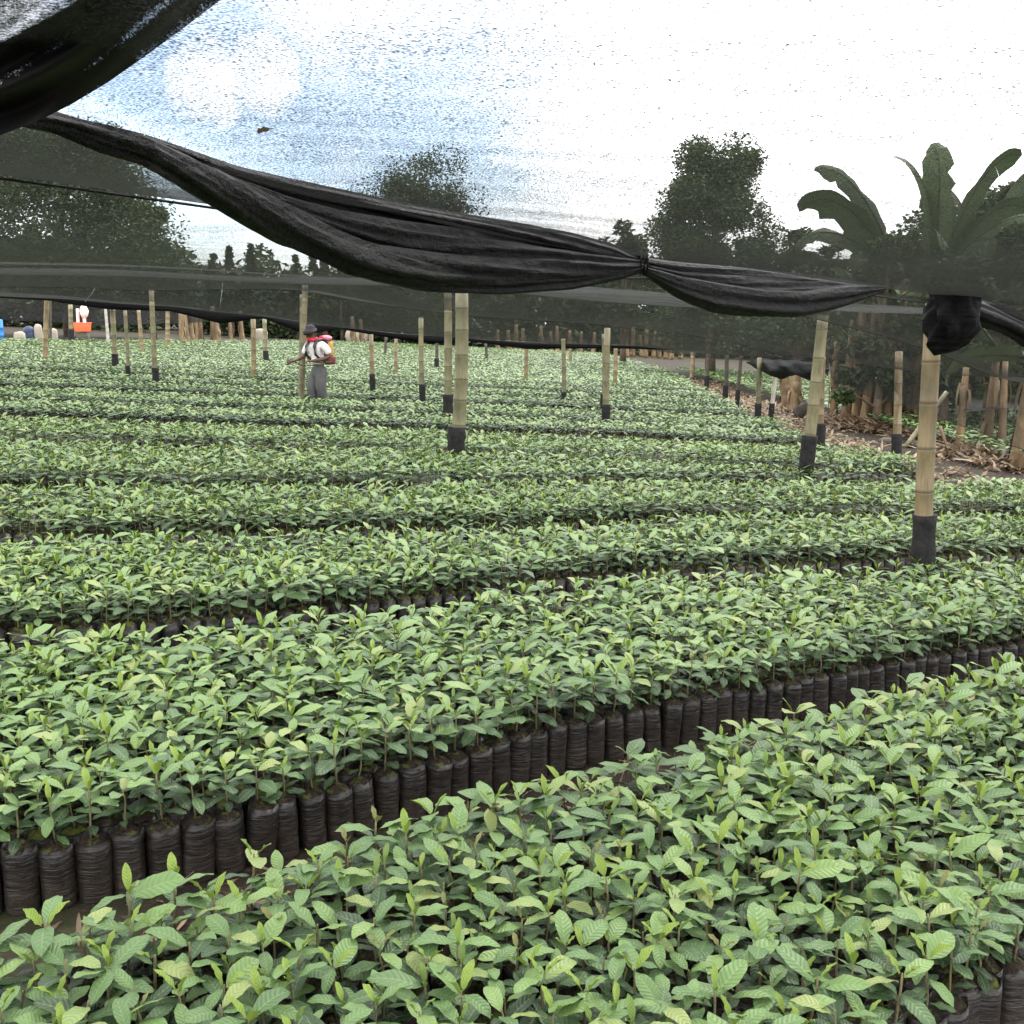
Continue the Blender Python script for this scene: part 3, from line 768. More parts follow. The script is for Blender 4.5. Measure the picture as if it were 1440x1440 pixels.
# knot swallowing the post head
kn = MB(); d = H2.y
prof = [((1344, 402), 44), ((1343, 412), 36), ((1342, 424), 32), ((1341, 438), 36), ((1337, 452), 38), ((1330, 466), 34), ((1321, 479), 25), ((1313, 490), 14), ((1308, 499), 3)]
pts = [P(x, y, d) for (x, y), w in prof]; rad = [w * d / F for _, w in prof]
kn.tube(pts, rad, 64, True)
rgk = np.random.default_rng(4); vv = kn.v[0]
angs = np.arctan2(vv[:, 1] - d, vv[:, 0] - pts[3].x)
vv[:] = vv + (np.stack([np.cos(angs), np.sin(angs), 0 * angs], -1) * (np.sin(angs * 5 + vv[:, 2] * 26) * .016 + np.sin(angs * 9 - vv[:, 2] * 31) * .011 - .02 * np.abs(np.sin(angs * 3.5 + vv[:, 2] * 12)) ** 6)[:, None])
rel(kn, near).obj('net_knot', M['roll'], near)
h3 = strands('h', [([(1362, 436, 14), (1385, 446, 17), (1400, 450, 14), (1425, 462, 14), (1460, 480, 17), (1520, 505, 18), (1580, 535, 16)], .02),
 ([(1366, 428, 9), (1400, 436, 9), (1440, 452, 8), (1500, 484, 9), (1580, 522, 8)], .10)], 8)
rel(h3, near).obj('rolled_hem', M['roll'], near)
# a dry leaf lying on the net
mb = MB(); c = netG(388, 185); a = leaf_arrays(.030, .012, 6, 2, (0, 0, 0), 2.4, .1, .5, .3, .001, rng)
mb.add(a[0] + np.array(c) + np.array([0, 0, .004]), a[2], leafcol=np.tile([.1, .1, .1, 1], (len(a[0]), 1)))
tag(mb.obj('dry_leaf', M['litter']), 'small dark dry leaf lying on the near net against blue sky', 'leaf')

# (2) gathered net hanging close at the upper left
ga = MB(); n1, n2 = 90, 70
eu = np.array([(340, -30), (310, 0), (255, 42), (200, 82), (150, 117), (100, 147), (50, 172), (0, 190), (-60, 206)], float)
se = np.concatenate([[0], np.cumsum(np.hypot(*np.diff(eu, axis=0).T))]); se /= se[-1]
vv = []; fo = []
for i in range(n1):
    t = i / (n1 - 1); e = np.array([np.interp(t, se, eu[:, 0]), np.interp(t, se, eu[:, 1])])
    for j in range(n2):
        w = j / (n2 - 1); pxy = e + np.array([-.62, -.80]) * w * 330 * (1 + .2 * t)
        fold = math.sin(w * 26 + 1.2 * math.sin(t * 4)) * .5 + math.sin(w * 47 + t * 5) * .3
        d = .95 + .32 * t * .3 + .03 * fold - .16 * w + .05 * math.cos(w * 3)
        vv.append(P(pxy[0], pxy[1], d)); 
        lay = .98 if w < .33 else (.62 if w < .52 else (.95 if w < .72 else .7))
        lay += .10 * fold - (.26 * max(0, math.sin(w * 44 + t * 6 + 1)) ** 4 if w > .08 else 0)
        if w < .05: lay = .78 + w * 4
        if w < .16 and t < .4: lay -= .12
        fo.append(lay * 1.25 + .12)
q = [(i * n2 + j, (i + 1) * n2 + j, (i + 1) * n2 + j + 1, i * n2 + j + 1) for i in range(n1 - 1) for j in range(n2 - 1)]
ga.add([tuple(p) for p in vv], q, fold=np.array(fo))
tag(ga.obj('shade_net', M['gather']), 'gathered folds of black shade net hanging close at the upper left', 'shade net', 'shade nets over the nursery')

# (3) strips of net beyond the hem, sagging between seams
def hem_y(x):      # plan line of the hem
    pts = np.array([(p[0], p[1]) for p in hx]); return np.interp(x, pts[:, 0], pts[:, 1], left=pts[0, 1] - .4, right=pts[-1, 1])
XR = lambda y: np.interp(y, [0, 8, 10, 15.5, 24, 40], [6.0, 5.6, 5.1, 4.7, 4.8, 5.2])
def strip(y0f, y1f, zsag, dens, tears, label, xl=-26, nx=90, ny=26, hf=None, seam=True, name='shade_net'):
    xsn = np.linspace(xl, 1, nx); rows = []; y_mid = 0
    for j in range(ny):
        t = j / (ny - 1); row = []
        for i in range(nx):
            f = i / (nx - 1)
            ya = float(y0f(0)) ; 
            x = xl + (float(XR((y0f(0) + y1f(0)) / 2)) - xl) * f
            y = float(y0f(x)) * (1 - t) + float(y1f(x)) * t
            z = gz(x, y) + (HN if hf is None else hf(x, y)) - zsag * (math.sin(math.pi * t) ** .8) * (.85 + .15 * math.sin(x * 1.1)) + .012 * math.sin(x * 2.3 + y)
            row.append((x, y, z))
        rows.append(row)
    v = np.array(rows).reshape(-1, 3)
    q = [(j * nx + i, j * nx + i + 1, (j + 1) * nx + i + 1, (j + 1) * nx + i) for j in range(ny - 1) for i in range(nx - 1)]
    c = v.mean(0); root = empty(name, (c[0], c[1], gz(c[0], c[1]))); tag(root, label, 'shade net', 'shade nets over the nursery')
    mb = MB(); mb.add(v, q); net_obj('net_sheet', rel(mb, root), root, dens, tears)
    if seam:
        mb = MB(); mb.tube([Vector(p) + Vector((0, 0, -.006)) for p in rows[-1]], [.0025 + .003 * random.random() for _ in rows[-1]], 6, False)
        rel(mb, root).obj('seam', M['roll'], root)
    return root
sc_u = [(-400, 395, 27), (-30, 408, 27), (66, 415, 27), (150, 422, 27), (240, 430, 27), (310, 437, 27), (372, 444, 27), (430, 453, 27), (470, 459, 27), (560, 468, 27), (640, 474, 27), (690, 478, 27), (780, 482, 27), (870, 485, 27), (960, 489, 27)]
farz = np.array([(P(*p).x, P(*p).z) for p in sc_u])
brd = np.array([(dep_, P(px, py, dep_).z) for px, py, dep_ in [(px, py, 4.75 / ((px - 720) / F)) for px, py in ((870, 484), (1000, 495), (1110, 502), (1160, 503), (1220, 511), (1300, 520), (1380, 529), (1460, 538))]])[::-1]
def Hf(x, y):
    r0 = gz(x, min(y, 9)) + HN
    r1 = float(np.interp(x, [-30, -10, -6, -.5, 1.2, 3.1], [3.2, 2.38, 2.2, 2.03, 1.90, 1.72]))
    r2 = float(np.interp(x, [-30, -10, -6.3, -3.2, -1.6, 1.5, 4.7], [2.75, 2.25, 2.14, 2.14, 1.80, 1.56, 1.30]))
    r3 = float(np.interp(x, farz[:, 0], farz[:, 1]))
    z = float(np.interp(y, [6.0, 10.5, 18.0, 27.0], [r0, r1, r2, r3]))
    w = float(np.clip((x - 2.6) / 2.1, 0, 1)) ** 1.5 * float(np.clip((y - 6.8) / 2.5, 0, 1))
    return z * (1 - w) + float(np.interp(y, brd[:, 0], brd[:, 1])) * w - gz(x, y)
l1 = lambda x: hem_y(x)
s0_, s1_ = netG(0, 252, HN - .01), netG(330, 306, HN - .01)
l2 = lambda x: np.maximum(hem_y(x) + .25, np.minimum(s0_.y + (np.asarray(x, float) - s0_.x) * (s1_.y - s0_.y) / (s1_.x - s0_.x), 4.7))
l3 = lambda x: np.maximum(hem_y(x) + .3, 7.2 + .06 * x)
l4 = lambda x: np.maximum(hem_y(x) + .5, 10.5 + .0 * x)
l5 = lambda x: 18.0 + 0.0 * x
l6 = lambda x: 27.0 + 0 * x
strip(l1, l2, .015, 1.15, .3, 'grainy strip of black shade net just beyond the rolled hem', hf=Hf)
strip(l2, l3, .06, .30, .35, 'thin bright strip of shade net with white sky showing at left', hf=Hf)
strip(l3, l4, .07, .6, .9, 'torn strip of black shade net in front of the small conifers', hf=Hf)
strip(l4, l5, .05, .45, 1.0, 'strip of black shade net resting on the middle row of posts', hf=Hf)
fs = strip(l5, l6, .08, .45, .7, 'farthest wide strip of black shade net with a drooping scalloped hem', hf=Hf, seam=False)
# drooping hem along the far edge of the strips: measured low points
sc_l = [(-400, 405, 27), (-30, 417, 27), (66, 423, 27), (150, 435, 27), (240, 438, 27), (310, 455, 27), (372, 448, 27), (430, 471, 27), (478, 463, 27), (560, 477, 27), (612, 483, 27), (660, 480, 27), (740, 491, 27), (870, 490, 27), (960, 493, 27)]
nb = 220; U3 = np.array([[np.interp(-400 + 1360 * t, [p[0] for p in sc_u], [p[k] for p in sc_u]) for k in range(3)] for t in np.linspace(0, 1, nb)])
L3 = np.array([[np.interp(-400 + 1360 * t, [p[0] for p in sc_l], [p[k] for p in sc_l]) for k in range(3)] for t in np.linspace(0, 1, nb)])
mb = MB(); vs = []; nph = 14; ph = np.arange(nph) * 2 * math.pi / nph
for i in range(nb):
    a = np.array(P(*U3[i])); b = np.array(P(*L3[i])); c = (a + b) / 2; hv = (a - b) / 2
    rr = 1 + .1 * np.sin(ph * 3 + i * .2) + .08 * np.sin(ph * 5 - i * .13)
    vs.append(c + hv * (np.cos(ph) * np.minimum(rr, 1))[:, None] + np.array([0, 1, 0]) * (np.linalg.norm(hv) * .45 * np.sin(ph) * rr)[:, None])
v = np.concatenate(vs); q = [(i * nph + j, i * nph + (j + 1) % nph, (i + 1) * nph + (j + 1) % nph, (i + 1) * nph + j) for i in range(nb - 1) for j in range(nph)]
mb.add(v, q); rel(mb, fs).obj('scalloped_hem', M['roll'], fs)
mb = MB()
M['twine'] = plain('blue_white_twine', (.45, .58, .60), .6)
for px, py0, py1, lean, dd in ((313, 398, 435, -4, 24), (134, 404, 424, -14, 24)):
    mb.tube([P(px, py0, dd), P(px + lean * .3, (py0 * .6 + py1 * .4), dd), P(px + lean, py1, dd)], .006, 5)
rel(mb, fs).obj('hanging_twine', M['twine'], fs)

# (4) net sides hanging along the right border of the field
def sheet_px(top, bot, ny=10, nx=60, wob=.03):
    tt = np.linspace(0, 1, nx); a = np.linspace(0, 1, len(top)); b = np.linspace(0, 1, len(bot)); rows = []
    T = np.array([[np.interp(t, a, [p[k] for p in top]) for k in range(3)] for t in tt]); B = np.array([[np.interp(t, b, [p[k] for p in bot]) for k in range(3)] for t in tt])
    for j in range(ny):
        w = j / (ny - 1)
        rows.append([np.array(P(*T[i])) * (1 - w) + np.array(P(*B[i])) * w + np.array([.6, .8, 0]) * wob * math.sin(i * .7 + w * 2) * (.3 + w) for i in range(nx)])
    v = np.array(rows).reshape(-1, 3); q = [(j * nx + i, j * nx + i + 1, (j + 1) * nx + i + 1, (j + 1) * nx + i) for j in range(ny - 1) for i in range(nx - 1)]
    mb = MB(); mb.add(v, q); return mb, rows
def dep(px, x): return x / ((px - 720) / F)
top = [(px, py, dep(px, 4.75)) for px, py in ((1160, 503), (1220, 511), (1300, 520), (1380, 529), (1460, 538), (1560, 548))]
bot = [(px, py, dep(px, 4.95)) for px, py in ((1172, 545), (1220, 556), (1297, 577), (1375, 607), (1460, 642), (1560, 690))]
mb, rows = sheet_px(top, bot)
c = Vector(P(*top[2])); cur = empty('shade_net', (c.x, c.y, gz(c.x, c.y))); tag(cur, 'see-through side net hanging at right in front of the banana stems', 'shade net', 'shade nets over the nursery')
net_obj('net_sheet', rel(mb, cur), cur, .8, .2)
mb = MB(); mb.tube([Vector(p) for p in rows[-1]], .004, 5, False); rel(mb, cur).obj('seam', M['roll'], cur)
top = [(px, py, dep(px, 4.6)) for px, py in ((905, 484), (960, 492), (1000, 496), (1060, 500), (1110, 503), (1165, 505))]
bot = [(px, py, dep(px, 4.7)) for px, py in ((905, 491), (960, 499), (1000, 504), (1060, 508), (1110, 511), (1165, 512))]
bu = MB(); UU = [(1050, 503), (1080, 505), (1115, 507), (1165, 510)]; LL = [(1050, 516), (1072, 522), (1098, 533), (1118, 527), (1140, 535), (1165, 531)]
vs = []; nb = 60
for i in range(nb):
    t = i / (nb - 1); u_ = [np.interp(t, np.linspace(0, 1, 4), [p[k] for p in UU]) for k in (0, 1)]; l_ = [np.interp(t, np.linspace(0, 1, 6), [p[k] for p in LL]) for k in (0, 1)]
    a = np.array(P(*u_, dep(u_[0], 4.75))); b = np.array(P(*l_, dep(l_[0], 4.75))); hv = (a - b) / 2; rr = 1 + .12 * np.sin(ph * 3 + i * .5) + .1 * np.sin(ph * 5 - i * .3)
    vs.append((a + b) / 2 + hv * min(1, .15 + 5 * t, .15 + 5 * (1 - t)) * (np.cos(ph) * np.minimum(rr, 1.05))[:, None] + np.array([.9, .3, 0]) * min(1, .15 + 5 * t, .15 + 5 * (1 - t)) * (np.linalg.norm(hv) * .6 * np.sin(ph) * rr)[:, None])
v = np.concatenate(vs); bu.add(v, [(i * nph + j, i * nph + (j + 1) % nph, (i + 1) * nph + (j + 1) % nph, (i + 1) * nph + j) for i in range(nb - 1) for j in range(nph)])
tag(bu.obj('net_bundle', M['roll']), 'lumpy black net bundle tied up along the right border above banana stumps', 'net bundle')
mb, rows = sheet_px(top, bot)
c = Vector(P(*top[2])); cu2 = empty('shade_net', (c.x, c.y, gz(c.x, c.y))); tag(cu2, 'narrow dark side net along the far right border of the beds', 'shade net', 'shade nets over the nursery')
net_obj('net_sheet', rel(mb, cu2), cu2, .6, .2)
# dark net walls of the plots behind
top = [(-40, 416, 56), (60, 420, 56), (140, 426, 56), (240, 430, 56), (290, 436, 56)]; bot = [(-40, 449, 56), (60, 452, 56), (140, 458, 56), (240, 455, 56), (290, 453, 56)]
mb, rows = sheet_px(top, bot); bw = empty('shade_net', tuple(Vector(P(60, 440, 56)).xy) + (gz(-24, 56),))
tag(bw, 'upright dark net wall behind the leftmost far posts', 'shade net', 'shade nets over the nursery'); net_obj('net_sheet', rel(mb, bw), bw, 1.6, .1)
top = [(1360, 560, 19), (1420, 566, 20), (1480, 570, 20)]; bot = [(1352, 580, 16), (1410, 574, 16), (1480, 580, 16)]
mb, rows = sheet_px(top, bot); bw = empty('shade_net', (8.0, 18, gz(8, 18)))
tag(bw, 'small dark net roof over the lower plot behind the side net', 'shade net', 'shade nets over the nursery'); net_obj('net_sheet', rel(mb, bw), bw, .65, .0)

# ------------------------------------------------------------------ bamboo posts
def bamboo(root, base, top, r0, r1, mat, name='culm', seed=0, inter=.24):
    rg = np.random.default_rng(seed); mb = MB(); a, b = np.array(base), np.array(top); ln = np.linalg.norm(b - a)
    s = 0.0; pts = []; rad = []; ring = []; nxt = rg.uniform(.08, inter)
    cuts = []
    while nxt < ln - .03: cuts.append(nxt); nxt += inter * rg.uniform(.8, 1.2)
    ss = [0.0]
    for c in cuts: ss += [c - .016, c - .006, c, c + .005, c + .02]
    ss.append(ln)
    bend = rg.normal(0, .009, 2)
    for x in ss:
        t = x / ln; p = a + (b - a) * t + np.array([bend[0], bend[1], 0]) * math.sin(math.pi * t)
        r = r0 + (r1 - r0) * t; k = 1.0; rv = 0
        for c in cuts:
            if abs(x - (c - .006)) < 1e-6: k = 1.07; rv = .35
            if abs(x - c) < 1e-6: k = .985; rv = 1
            if abs(x - (c + .005)) < 1e-6: k = 1.045; rv = .6
        pts.append(p); rad.append(r * k); ring.append(rv)
    mb.tube(pts, rad, 14, True, ring)
    off = np.array(root.location); mb.v = [v - off for v in mb.v]
    return mb.obj(name, mat, root)
def sleeve(root, base, top, r, frac0, frac1, seed=0, flap=False):
    rg = np.random.default_rng(seed); mb = MB(); a, b = np.array(base), np.array(top); k = 12
    pts = [a + (b - a) * (frac0 + (frac1 - frac0) * i / (k - 1)) for i in range(k)]
    mb.tube(pts, [r * (1.30 + .05 * rg.normal() + (.08 if i in (0, k - 1) else 0)) for i in range(k)], 14, True)
    if flap:
        p = pts[4]; mb.sphere(tuple(p + np.array([r * .9, -r * .4, 0])), r * .9, 10, 8, (.7, .6, 1.9), .06, seed)
    off = np.array(root.location); mb.v = [v - off for v in mb.v]
    return mb.obj('plastic_sleeve', M['sleeve'], root, True)
# (top px x, y), (bottom px x, y visible), width px, colour, sleeve length px (0 = none), flap, label
POSTS = [
 ((1314, 425), (1298, 786), 25, 'o', 72, 0, 'stout ringed bamboo post at right whose head is swallowed by a black net knot'),
 ((1157, 450), (1134, 654), 16, 'g', 46, 0, 'leaning greenish bamboo post with long black sleeve, second largest on the right'),
 ((1156, 462), (1151, 612), 14, 'o', 20, 0, 'ochre bamboo post standing directly behind the leaning greenish post'),
 ((649, 404), (641, 630), 19, 'g', 34, 1, 'thick bamboo post with black bulging sleeve in the middle of the field'),
 ((630, 402), (630, 576), 11, 'g', 24, 0, 'slimmer bamboo post touching the left side of the thick middle post'),
 ((429, 405), (424, 552), 8, 'g', 0, 0, 'bare bamboo post standing right in front of the worker'),
 ((424, 418), (421, 545), 5, 'g', 0, 0, 'thin second pole against the post in front of the worker'),
 ((213, 411), (219, 533), 7, 'g', 18, 1, 'tall olive bamboo post with black flapping sleeve, left part of field'),
 ((176, 440), (180, 524), 5, 'g', 12, 0, 'leaning thin olive post just left of the tall olive post'),
 ((158, 432), (162, 509), 7, 'g', 13, 0, 'olive post with short black sleeve near the orange bucket'),
 ((148, 432), (152, 478), 4, 'w', 0, 0, 'thin pale grey post between orange bucket and olive posts'),
 ((66, 422), (64, 502), 7, 'o', 0, 0, 'reddish bamboo post without sleeve at far left'),
 ((71, 425), (71, 474), 3, 'd', 0, 0, 'thin blackish stake behind the reddish far left post'),
 ((99, 430), (100, 470), 6, 'g', 8, 0, 'short far olive post left of the orange bucket'),
 ((195, 438), (199, 489), 5, 'o', 0, 0, 'slim ochre post right of the leaning olive post'),
 ((236, 434), (236, 478), 6, 'o', 0, 0, 'far orange brown post just right of the tall olive post'),
 ((356, 452), (356, 524), 7, 'o', 0, 0, 'ochre ringed post without sleeve left of the worker'),
 ((372, 448), (374, 504), 6, 'g', 12, 1, 'far greyish post with black sleeve beside the pale sack'),
 ((522, 474), (524, 546), 6, 'o', 22, 0, 'brown post with long black sleeve right of the worker'),
 ((543, 474), (542, 497), 4, 'd', 0, 0, 'short dark far stake right of the worker'),
 ((557, 472), (557, 521), 5, 'o', 0, 0, 'slender ochre post left of the sleeved centre-left post'),
 ((592, 450), (594, 556), 7, 'g', 18, 0, 'olive post with black sleeve left of the thick middle post'),
 ((614, 478), (614, 514), 5, 'd', 11, 0, 'far dark stub of a post left of the thick middle post'),
 ((740, 486), (739, 531), 6, 'o', 0, 0, 'pale ochre far post right of the thick middle post'),
 ((792, 480), (793, 554), 6, 'g', 5, 0, 'slim grey green post between the middle post and the paired posts'),
 ((849, 474), (848, 570), 6, 'g', 18, 0, 'left and rear pole of the paired posts right of centre'),
 ((854, 466), (852, 584), 9, 'g', 18, 0, 'front pole of the paired posts right of centre'),
 ((866, 487), (865, 537), 6, 'o', 0, 0, 'short ochre post right behind the paired posts'),
 ((683, 484), (684, 497), 4, 'd', 0, 0, 'tiny dark far stake right of the thick middle post'),
 ((802, 482), (802, 502), 4, 'o', 0, 0, 'tiny far ochre stake near the back border of the beds'),
 ((974, 497), (973, 521), 6, 'o', 0, 0, 'pale ochre far post at the corner of the right border'),
 ((996, 499), (994, 535), 5, 'd', 8, 0, 'dark far post on the right border path, farthest of its row'),
 ((1022, 503), (1020, 552), 6, 'd', 12, 0, 'grey post with black foot on the right border path'),
 ((1042, 504), (1037, 560), 5, 'd', 14, 0, 'thin dark leaning post on the right border path'),
 ((1068, 507), (1066, 577), 7, 'g', 12, 0, 'mossy green post on the right border below the net bundle'),
 ((1091, 524), (1085, 575), 6, 'w', 10, 0, 'whitish ringed post on the right border below the net bundle'),
 ((1264, 500), (1261, 628), 11, 'o', 22, 0, 'ringed post with black sleeve seen through the side net'),
]
cols = {'g': M['bamboo'], 'o': M['bamboo_orange'], 'w': plain('pale_post', (.42, .38, .32), .7), 'd': plain('dark_post', (.07, .06, .045), .8)}
for k, ((tx, ty), (bx, by), w, c, sl, flap, lab) in enumerate(POSTS):
    hvis = .33 if k == 0 else .35
    g = G(bx, by, hvis)
    d = min(g.y, 46.0)
    bot = P(bx, by, d); tp = P(tx, ty, d); dirv = (tp - bot).normalized()
    t = (bot.z - gz(bot.x, d)) / max(.2, dirv.z); base = bot - dirv * t
    base.z = gz(base.x, base.y) - .03
    r = w * d / F / 2 * (1 / max(.9, 1))
    o = empty('bamboo_post', (base.x, base.y, gz(base.x, base.y)))
    tag(o, lab, 'post', 'posts holding up the shade nets')
    bamboo(o, base, tp + dirv * (.05 if k else .0), r * 1.04, r * .94, cols[c], 'culm', k, .24 if k == 0 else .26)
    if sl:
        vis = sl * d / F; l_tot = (tp - base).length
        sleeve(o, base, tp, r * 1.02, .01, min(.8, (t + vis) / l_tot), k, flap)
# props and sticks at right
def stick(name, a, b, r, mat, lab, cat):
    c = (a + b) / 2; mb = MB(); k = 8; rg = np.random.default_rng(int(abs(a.x) * 1000))
    mb.tube([a + (b - a) * (i / (k - 1)) + Vector((0, 0, 1)) * float(rg.normal(0, r * .15)) for i in range(k)], [r * (1 + .05 * rg.normal()) for _ in range(k)], 10, True)
    return tag(mb.obj(name, mat), lab, cat)
a = G(1272, 630, .0); stick('wooden_prop', a, P(1331, 552, a.y + .3), .04, M['bamboo'], 'slanting pole leaning up behind the stout right post', 'pole')
a = G(1336, 642, .0); stick('wooden_stake', a, P(1322, 600, a.y + .1), .022, M['banana_stem'], 'thin reddish stake leaning between stout right post and banana stump', 'stake')

# ------------------------------------------------------------------ trees
def cards(centers, spread, n, size, rg, squash=(1, 1, 1), droop=0.0):
    """n leaf quads spread round clump centres -> verts, quads, tone"""
    ci = rg.integers(0, len(centers), n); c = centers[ci]
    d = rg.normal(0, 1, (n, 3)); d /= np.linalg.norm(d, axis=1)[:, None]; rad = spread[ci] * rg.random(n) ** .45
    p = c + d * rad[:, None] * np.array(squash)
    a = rg.normal(0, 1, (n, 3)); a[:, 2] = a[:, 2] * .6 - droop; a /= np.linalg.norm(a, axis=1)[:, None]
    b = np.cross(a, rg.normal(0, 1, (n, 3))); b /= np.linalg.norm(b, axis=1)[:, None] + 1e-9
    s = size * rg.uniform(.6, 1.3, n)[:, None]; w = s * .42
    v = np.stack([p - a * s * .5, p + b * w * .5, p + a * s * .5, p - b * w * .5], 1).reshape(-1, 3)
    q = np.arange(n * 4).reshape(-1, 4); tone = np.repeat(np.clip(rg.normal(.45, .22, n) + rg.normal(0, .15, len(centers))[ci], 0, 1), 4)
    return v, q, np.stack([tone] * 3 + [np.ones_like(tone)], -1)
def tree_parts(h, w, rg, clumps=26, n=7000, size=.3, kind='broad', trunk_frac=.35):
    tr = MB(); cr = MB()
    tr.tube([(rg.normal(0, .02 * h * t), rg.normal(0, .02 * h * t), h * t) for t in np.linspace(0, .8, 7)], np.linspace(.035 * h * .7, .008 * h, 7), 9)
    if kind == 'dome':
        t = rg.random(clumps) ** .9; zc = h * (.15 + .79 * t); rr = w * .44 * np.maximum(.10, 1 - t) ** .34 * rg.random(clumps) ** .4; an = rg.uniform(0, 6.28, clumps)
        cen = np.stack([rr * np.cos(an), rr * np.sin(an), zc], -1); sp = w * rg.uniform(.09, .16, clumps)
        for c in cen[:14]: tr.tube([(0, 0, c[2] * .6), tuple(c * np.array([.5, .5, .9])), tuple(c)], [.010 * h, .006 * h, .002 * h], 6, False)
    elif kind == 'cone':
        t = rg.random(clumps * 2) ** .8; zc = h * (.12 + .86 * t); rr = w * .5 * (1 - t) ** .85 * rg.uniform(.4, 1, len(t)); an = rg.uniform(0, 6.28, len(t))
        cen = np.stack([rr * np.cos(an), rr * np.sin(an), zc], -1); sp = w * .14 * (1.15 - t) + .12
    else:
        d = rg.normal(0, 1, (clumps, 3)); d /= np.linalg.norm(d, axis=1)[:, None]; rad = rg.random(clumps) ** .4
        cen = d * rad[:, None] * np.array([w * .40, w * .40, h * (1 - trunk_frac) * .42]) + np.array([0, 0, h * (trunk_frac + (1 - trunk_frac) * .5)])
        sp = w * rg.uniform(.10, .19, clumps)
        for c in cen[:12]: tr.tube([(0, 0, h * trunk_frac * .9), tuple(c * np.array([.5, .5, .8])), tuple(c)], [.012 * h, .007 * h, .002 * h], 6, False)
    v, q, col = cards(cen, sp, n, size, rg, (1, 1, .8), .4 if kind == 'cone' else 0)
    cr.add(v, q, leafcol=col); return tr, cr
def tree(px, top_y, d, wpx, lab, seed, kind='broad', n=7000, size=.3, mat='crown', cat='tree', name='tree', trunk=.3, group=None, clumps=26):
    tp = P(px, top_y, d); b = gz(tp.x, d); h = tp.z - b; w = wpx * d / F
    tr, cr = tree_parts(h, w, np.random.default_rng(seed), clumps, n, size, kind, trunk)
    o = empty(name, (tp.x, d, b)); tag(o, lab, cat, group)
    tr.obj('trunk', M['bark'], o); cr.obj('crown', M[mat], o, False); return o
tree(590, 214, 82, 260, 'rounded tree seen through the near net above the rolled hem, left of centre', 121, 'dome', n=36000, size=.27, clumps=60)
tree(1010, 190, 42, 235, 'large dense tree with lobed crown seen through the net right of centre', 22, 'dome', n=44000, size=.17, clumps=80)
tree(1130, 282, 40, 80, 'small bushy tree between the large lobed tree and the banana plants', 23, n=5000, size=.26, trunk=.15)
tree(1172, 290, 44, 70, 'second small bushy tree, left of the torn banana leaves', 24, n=4500, size=.26, trunk=.15)
tree(880, 300, 52, 90, 'low dark tree at the left foot of the large lobed tree', 25, n=5000, size=.3, trunk=.15)
tree(1425, 240, 30, 190, 'dark leafy tree filling the right margin behind the banana plants', 26, n=18000, size=.20, trunk=.1, clumps=36)
tree(1330, 275, 36, 210, 'broad tree crown behind the tall banana plants', 27, n=15000, size=.22, trunk=.1, clumps=36)
tree(75, 172, 62, 360, 'huge dark tree behind the nets at far left', 28, 'dome', n=60000, size=.26, clumps=110)
tree(205, 285, 66, 130, 'tree with drooping right side showing sky, right flank of the huge left tree', 29, 'dome', n=16000, size=.32, trunk=.1)
for k, (px, ty, wp, lab) in enumerate([(298, 338, 34, 'pointed small conifer, leftmost of the row seen in the bright net gap'), (322, 346, 26, 'thin conifer second from left in the bright net gap'),
        (352, 341, 34, 'conifer with slanting tip, third from left in the bright net gap'), (415, 358, 34, 'stubby conifer just right of the white rag gap'),
        (440, 350, 24, 'tallest spiky conifer close to the rolled hem'), (455, 352, 26, 'spiky conifer touching the tallest one on its right'), (478, 366, 40, 'low conifer fading behind the rolled hem')]):
    tree(px, ty, 82, wp, lab, 40 + k, 'cone', 2600, .42, 'conifer', 'conifer', 'conifer_tree', group='small conifers behind the nets', clumps=18)
# far wood that reads as one mass
rgw = np.random.default_rng(77); mb = MB(); trm = MB()
for px in np.arange(-260, 1720, 26):
    d = rgw.uniform(86, 105); ty = np.interp(px, [-200, 240, 300, 480, 560, 700, 900, 1100, 1300, 1700], [300, 345, 372, 388, 345, 350, 345, 330, 330, 320]) + rgw.normal(0, 9)
    tp = P(px, ty, d); b = gz(tp.x, d); h = tp.z - b; w = rgw.uniform(4.4, 7)
    cc = rgw.normal(0, 1, (12, 3)) * np.array([w * .3, w * .3, h * .2]) + np.array([tp.x, d, b + h * .55]); cc[:, 2] = np.minimum(cc[:, 2], b + h * .9)
    v, q, col = cards(cc, np.full(12, w * .22), 1700, .7, rgw, (1, 1, .9)); mb.add(v, q, leafcol=col)
    cc = rgw.normal(0, 1, (5, 3)) * np.array([w * .5, 1, h * .12]) + np.array([tp.x, d - 3, b + h * .20]); v, q, col = cards(cc, np.full(5, w * .3), 900, .6, rgw); mb.add(v, q, leafcol=col)
tag(mb.obj('woods', M['crown'], None, False), 'dark wood closing the horizon all round the nursery', 'woods', None, 'stuff')
# low undergrowth beyond the right border
mb = MB(); rgu = np.random.default_rng(78)
for k in range(130):
    y = rgu.uniform(18.5, 52); x = rgu.uniform(6.5, 8 + .5 * y)
    if y < 46 and x < 16.8 and x < .40 * y and y > 21.5 and rgu.random() < .75: continue
    cc = rgu.normal(0, 1, (6, 3)) * np.array([.8, .8, .5]) + np.array([x, y, gz(x, y) + (1.3 if x > .36 * y else 2.6)]); v, q, col = cards(cc, np.full(6, .85), 900, .22, rgu); mb.add(v, q, leafcol=col)
tag(mb.obj('undergrowth', M['crown'], None, False), 'tangled dark undergrowth behind the lower plot on the right', 'undergrowth', None, 'stuff')

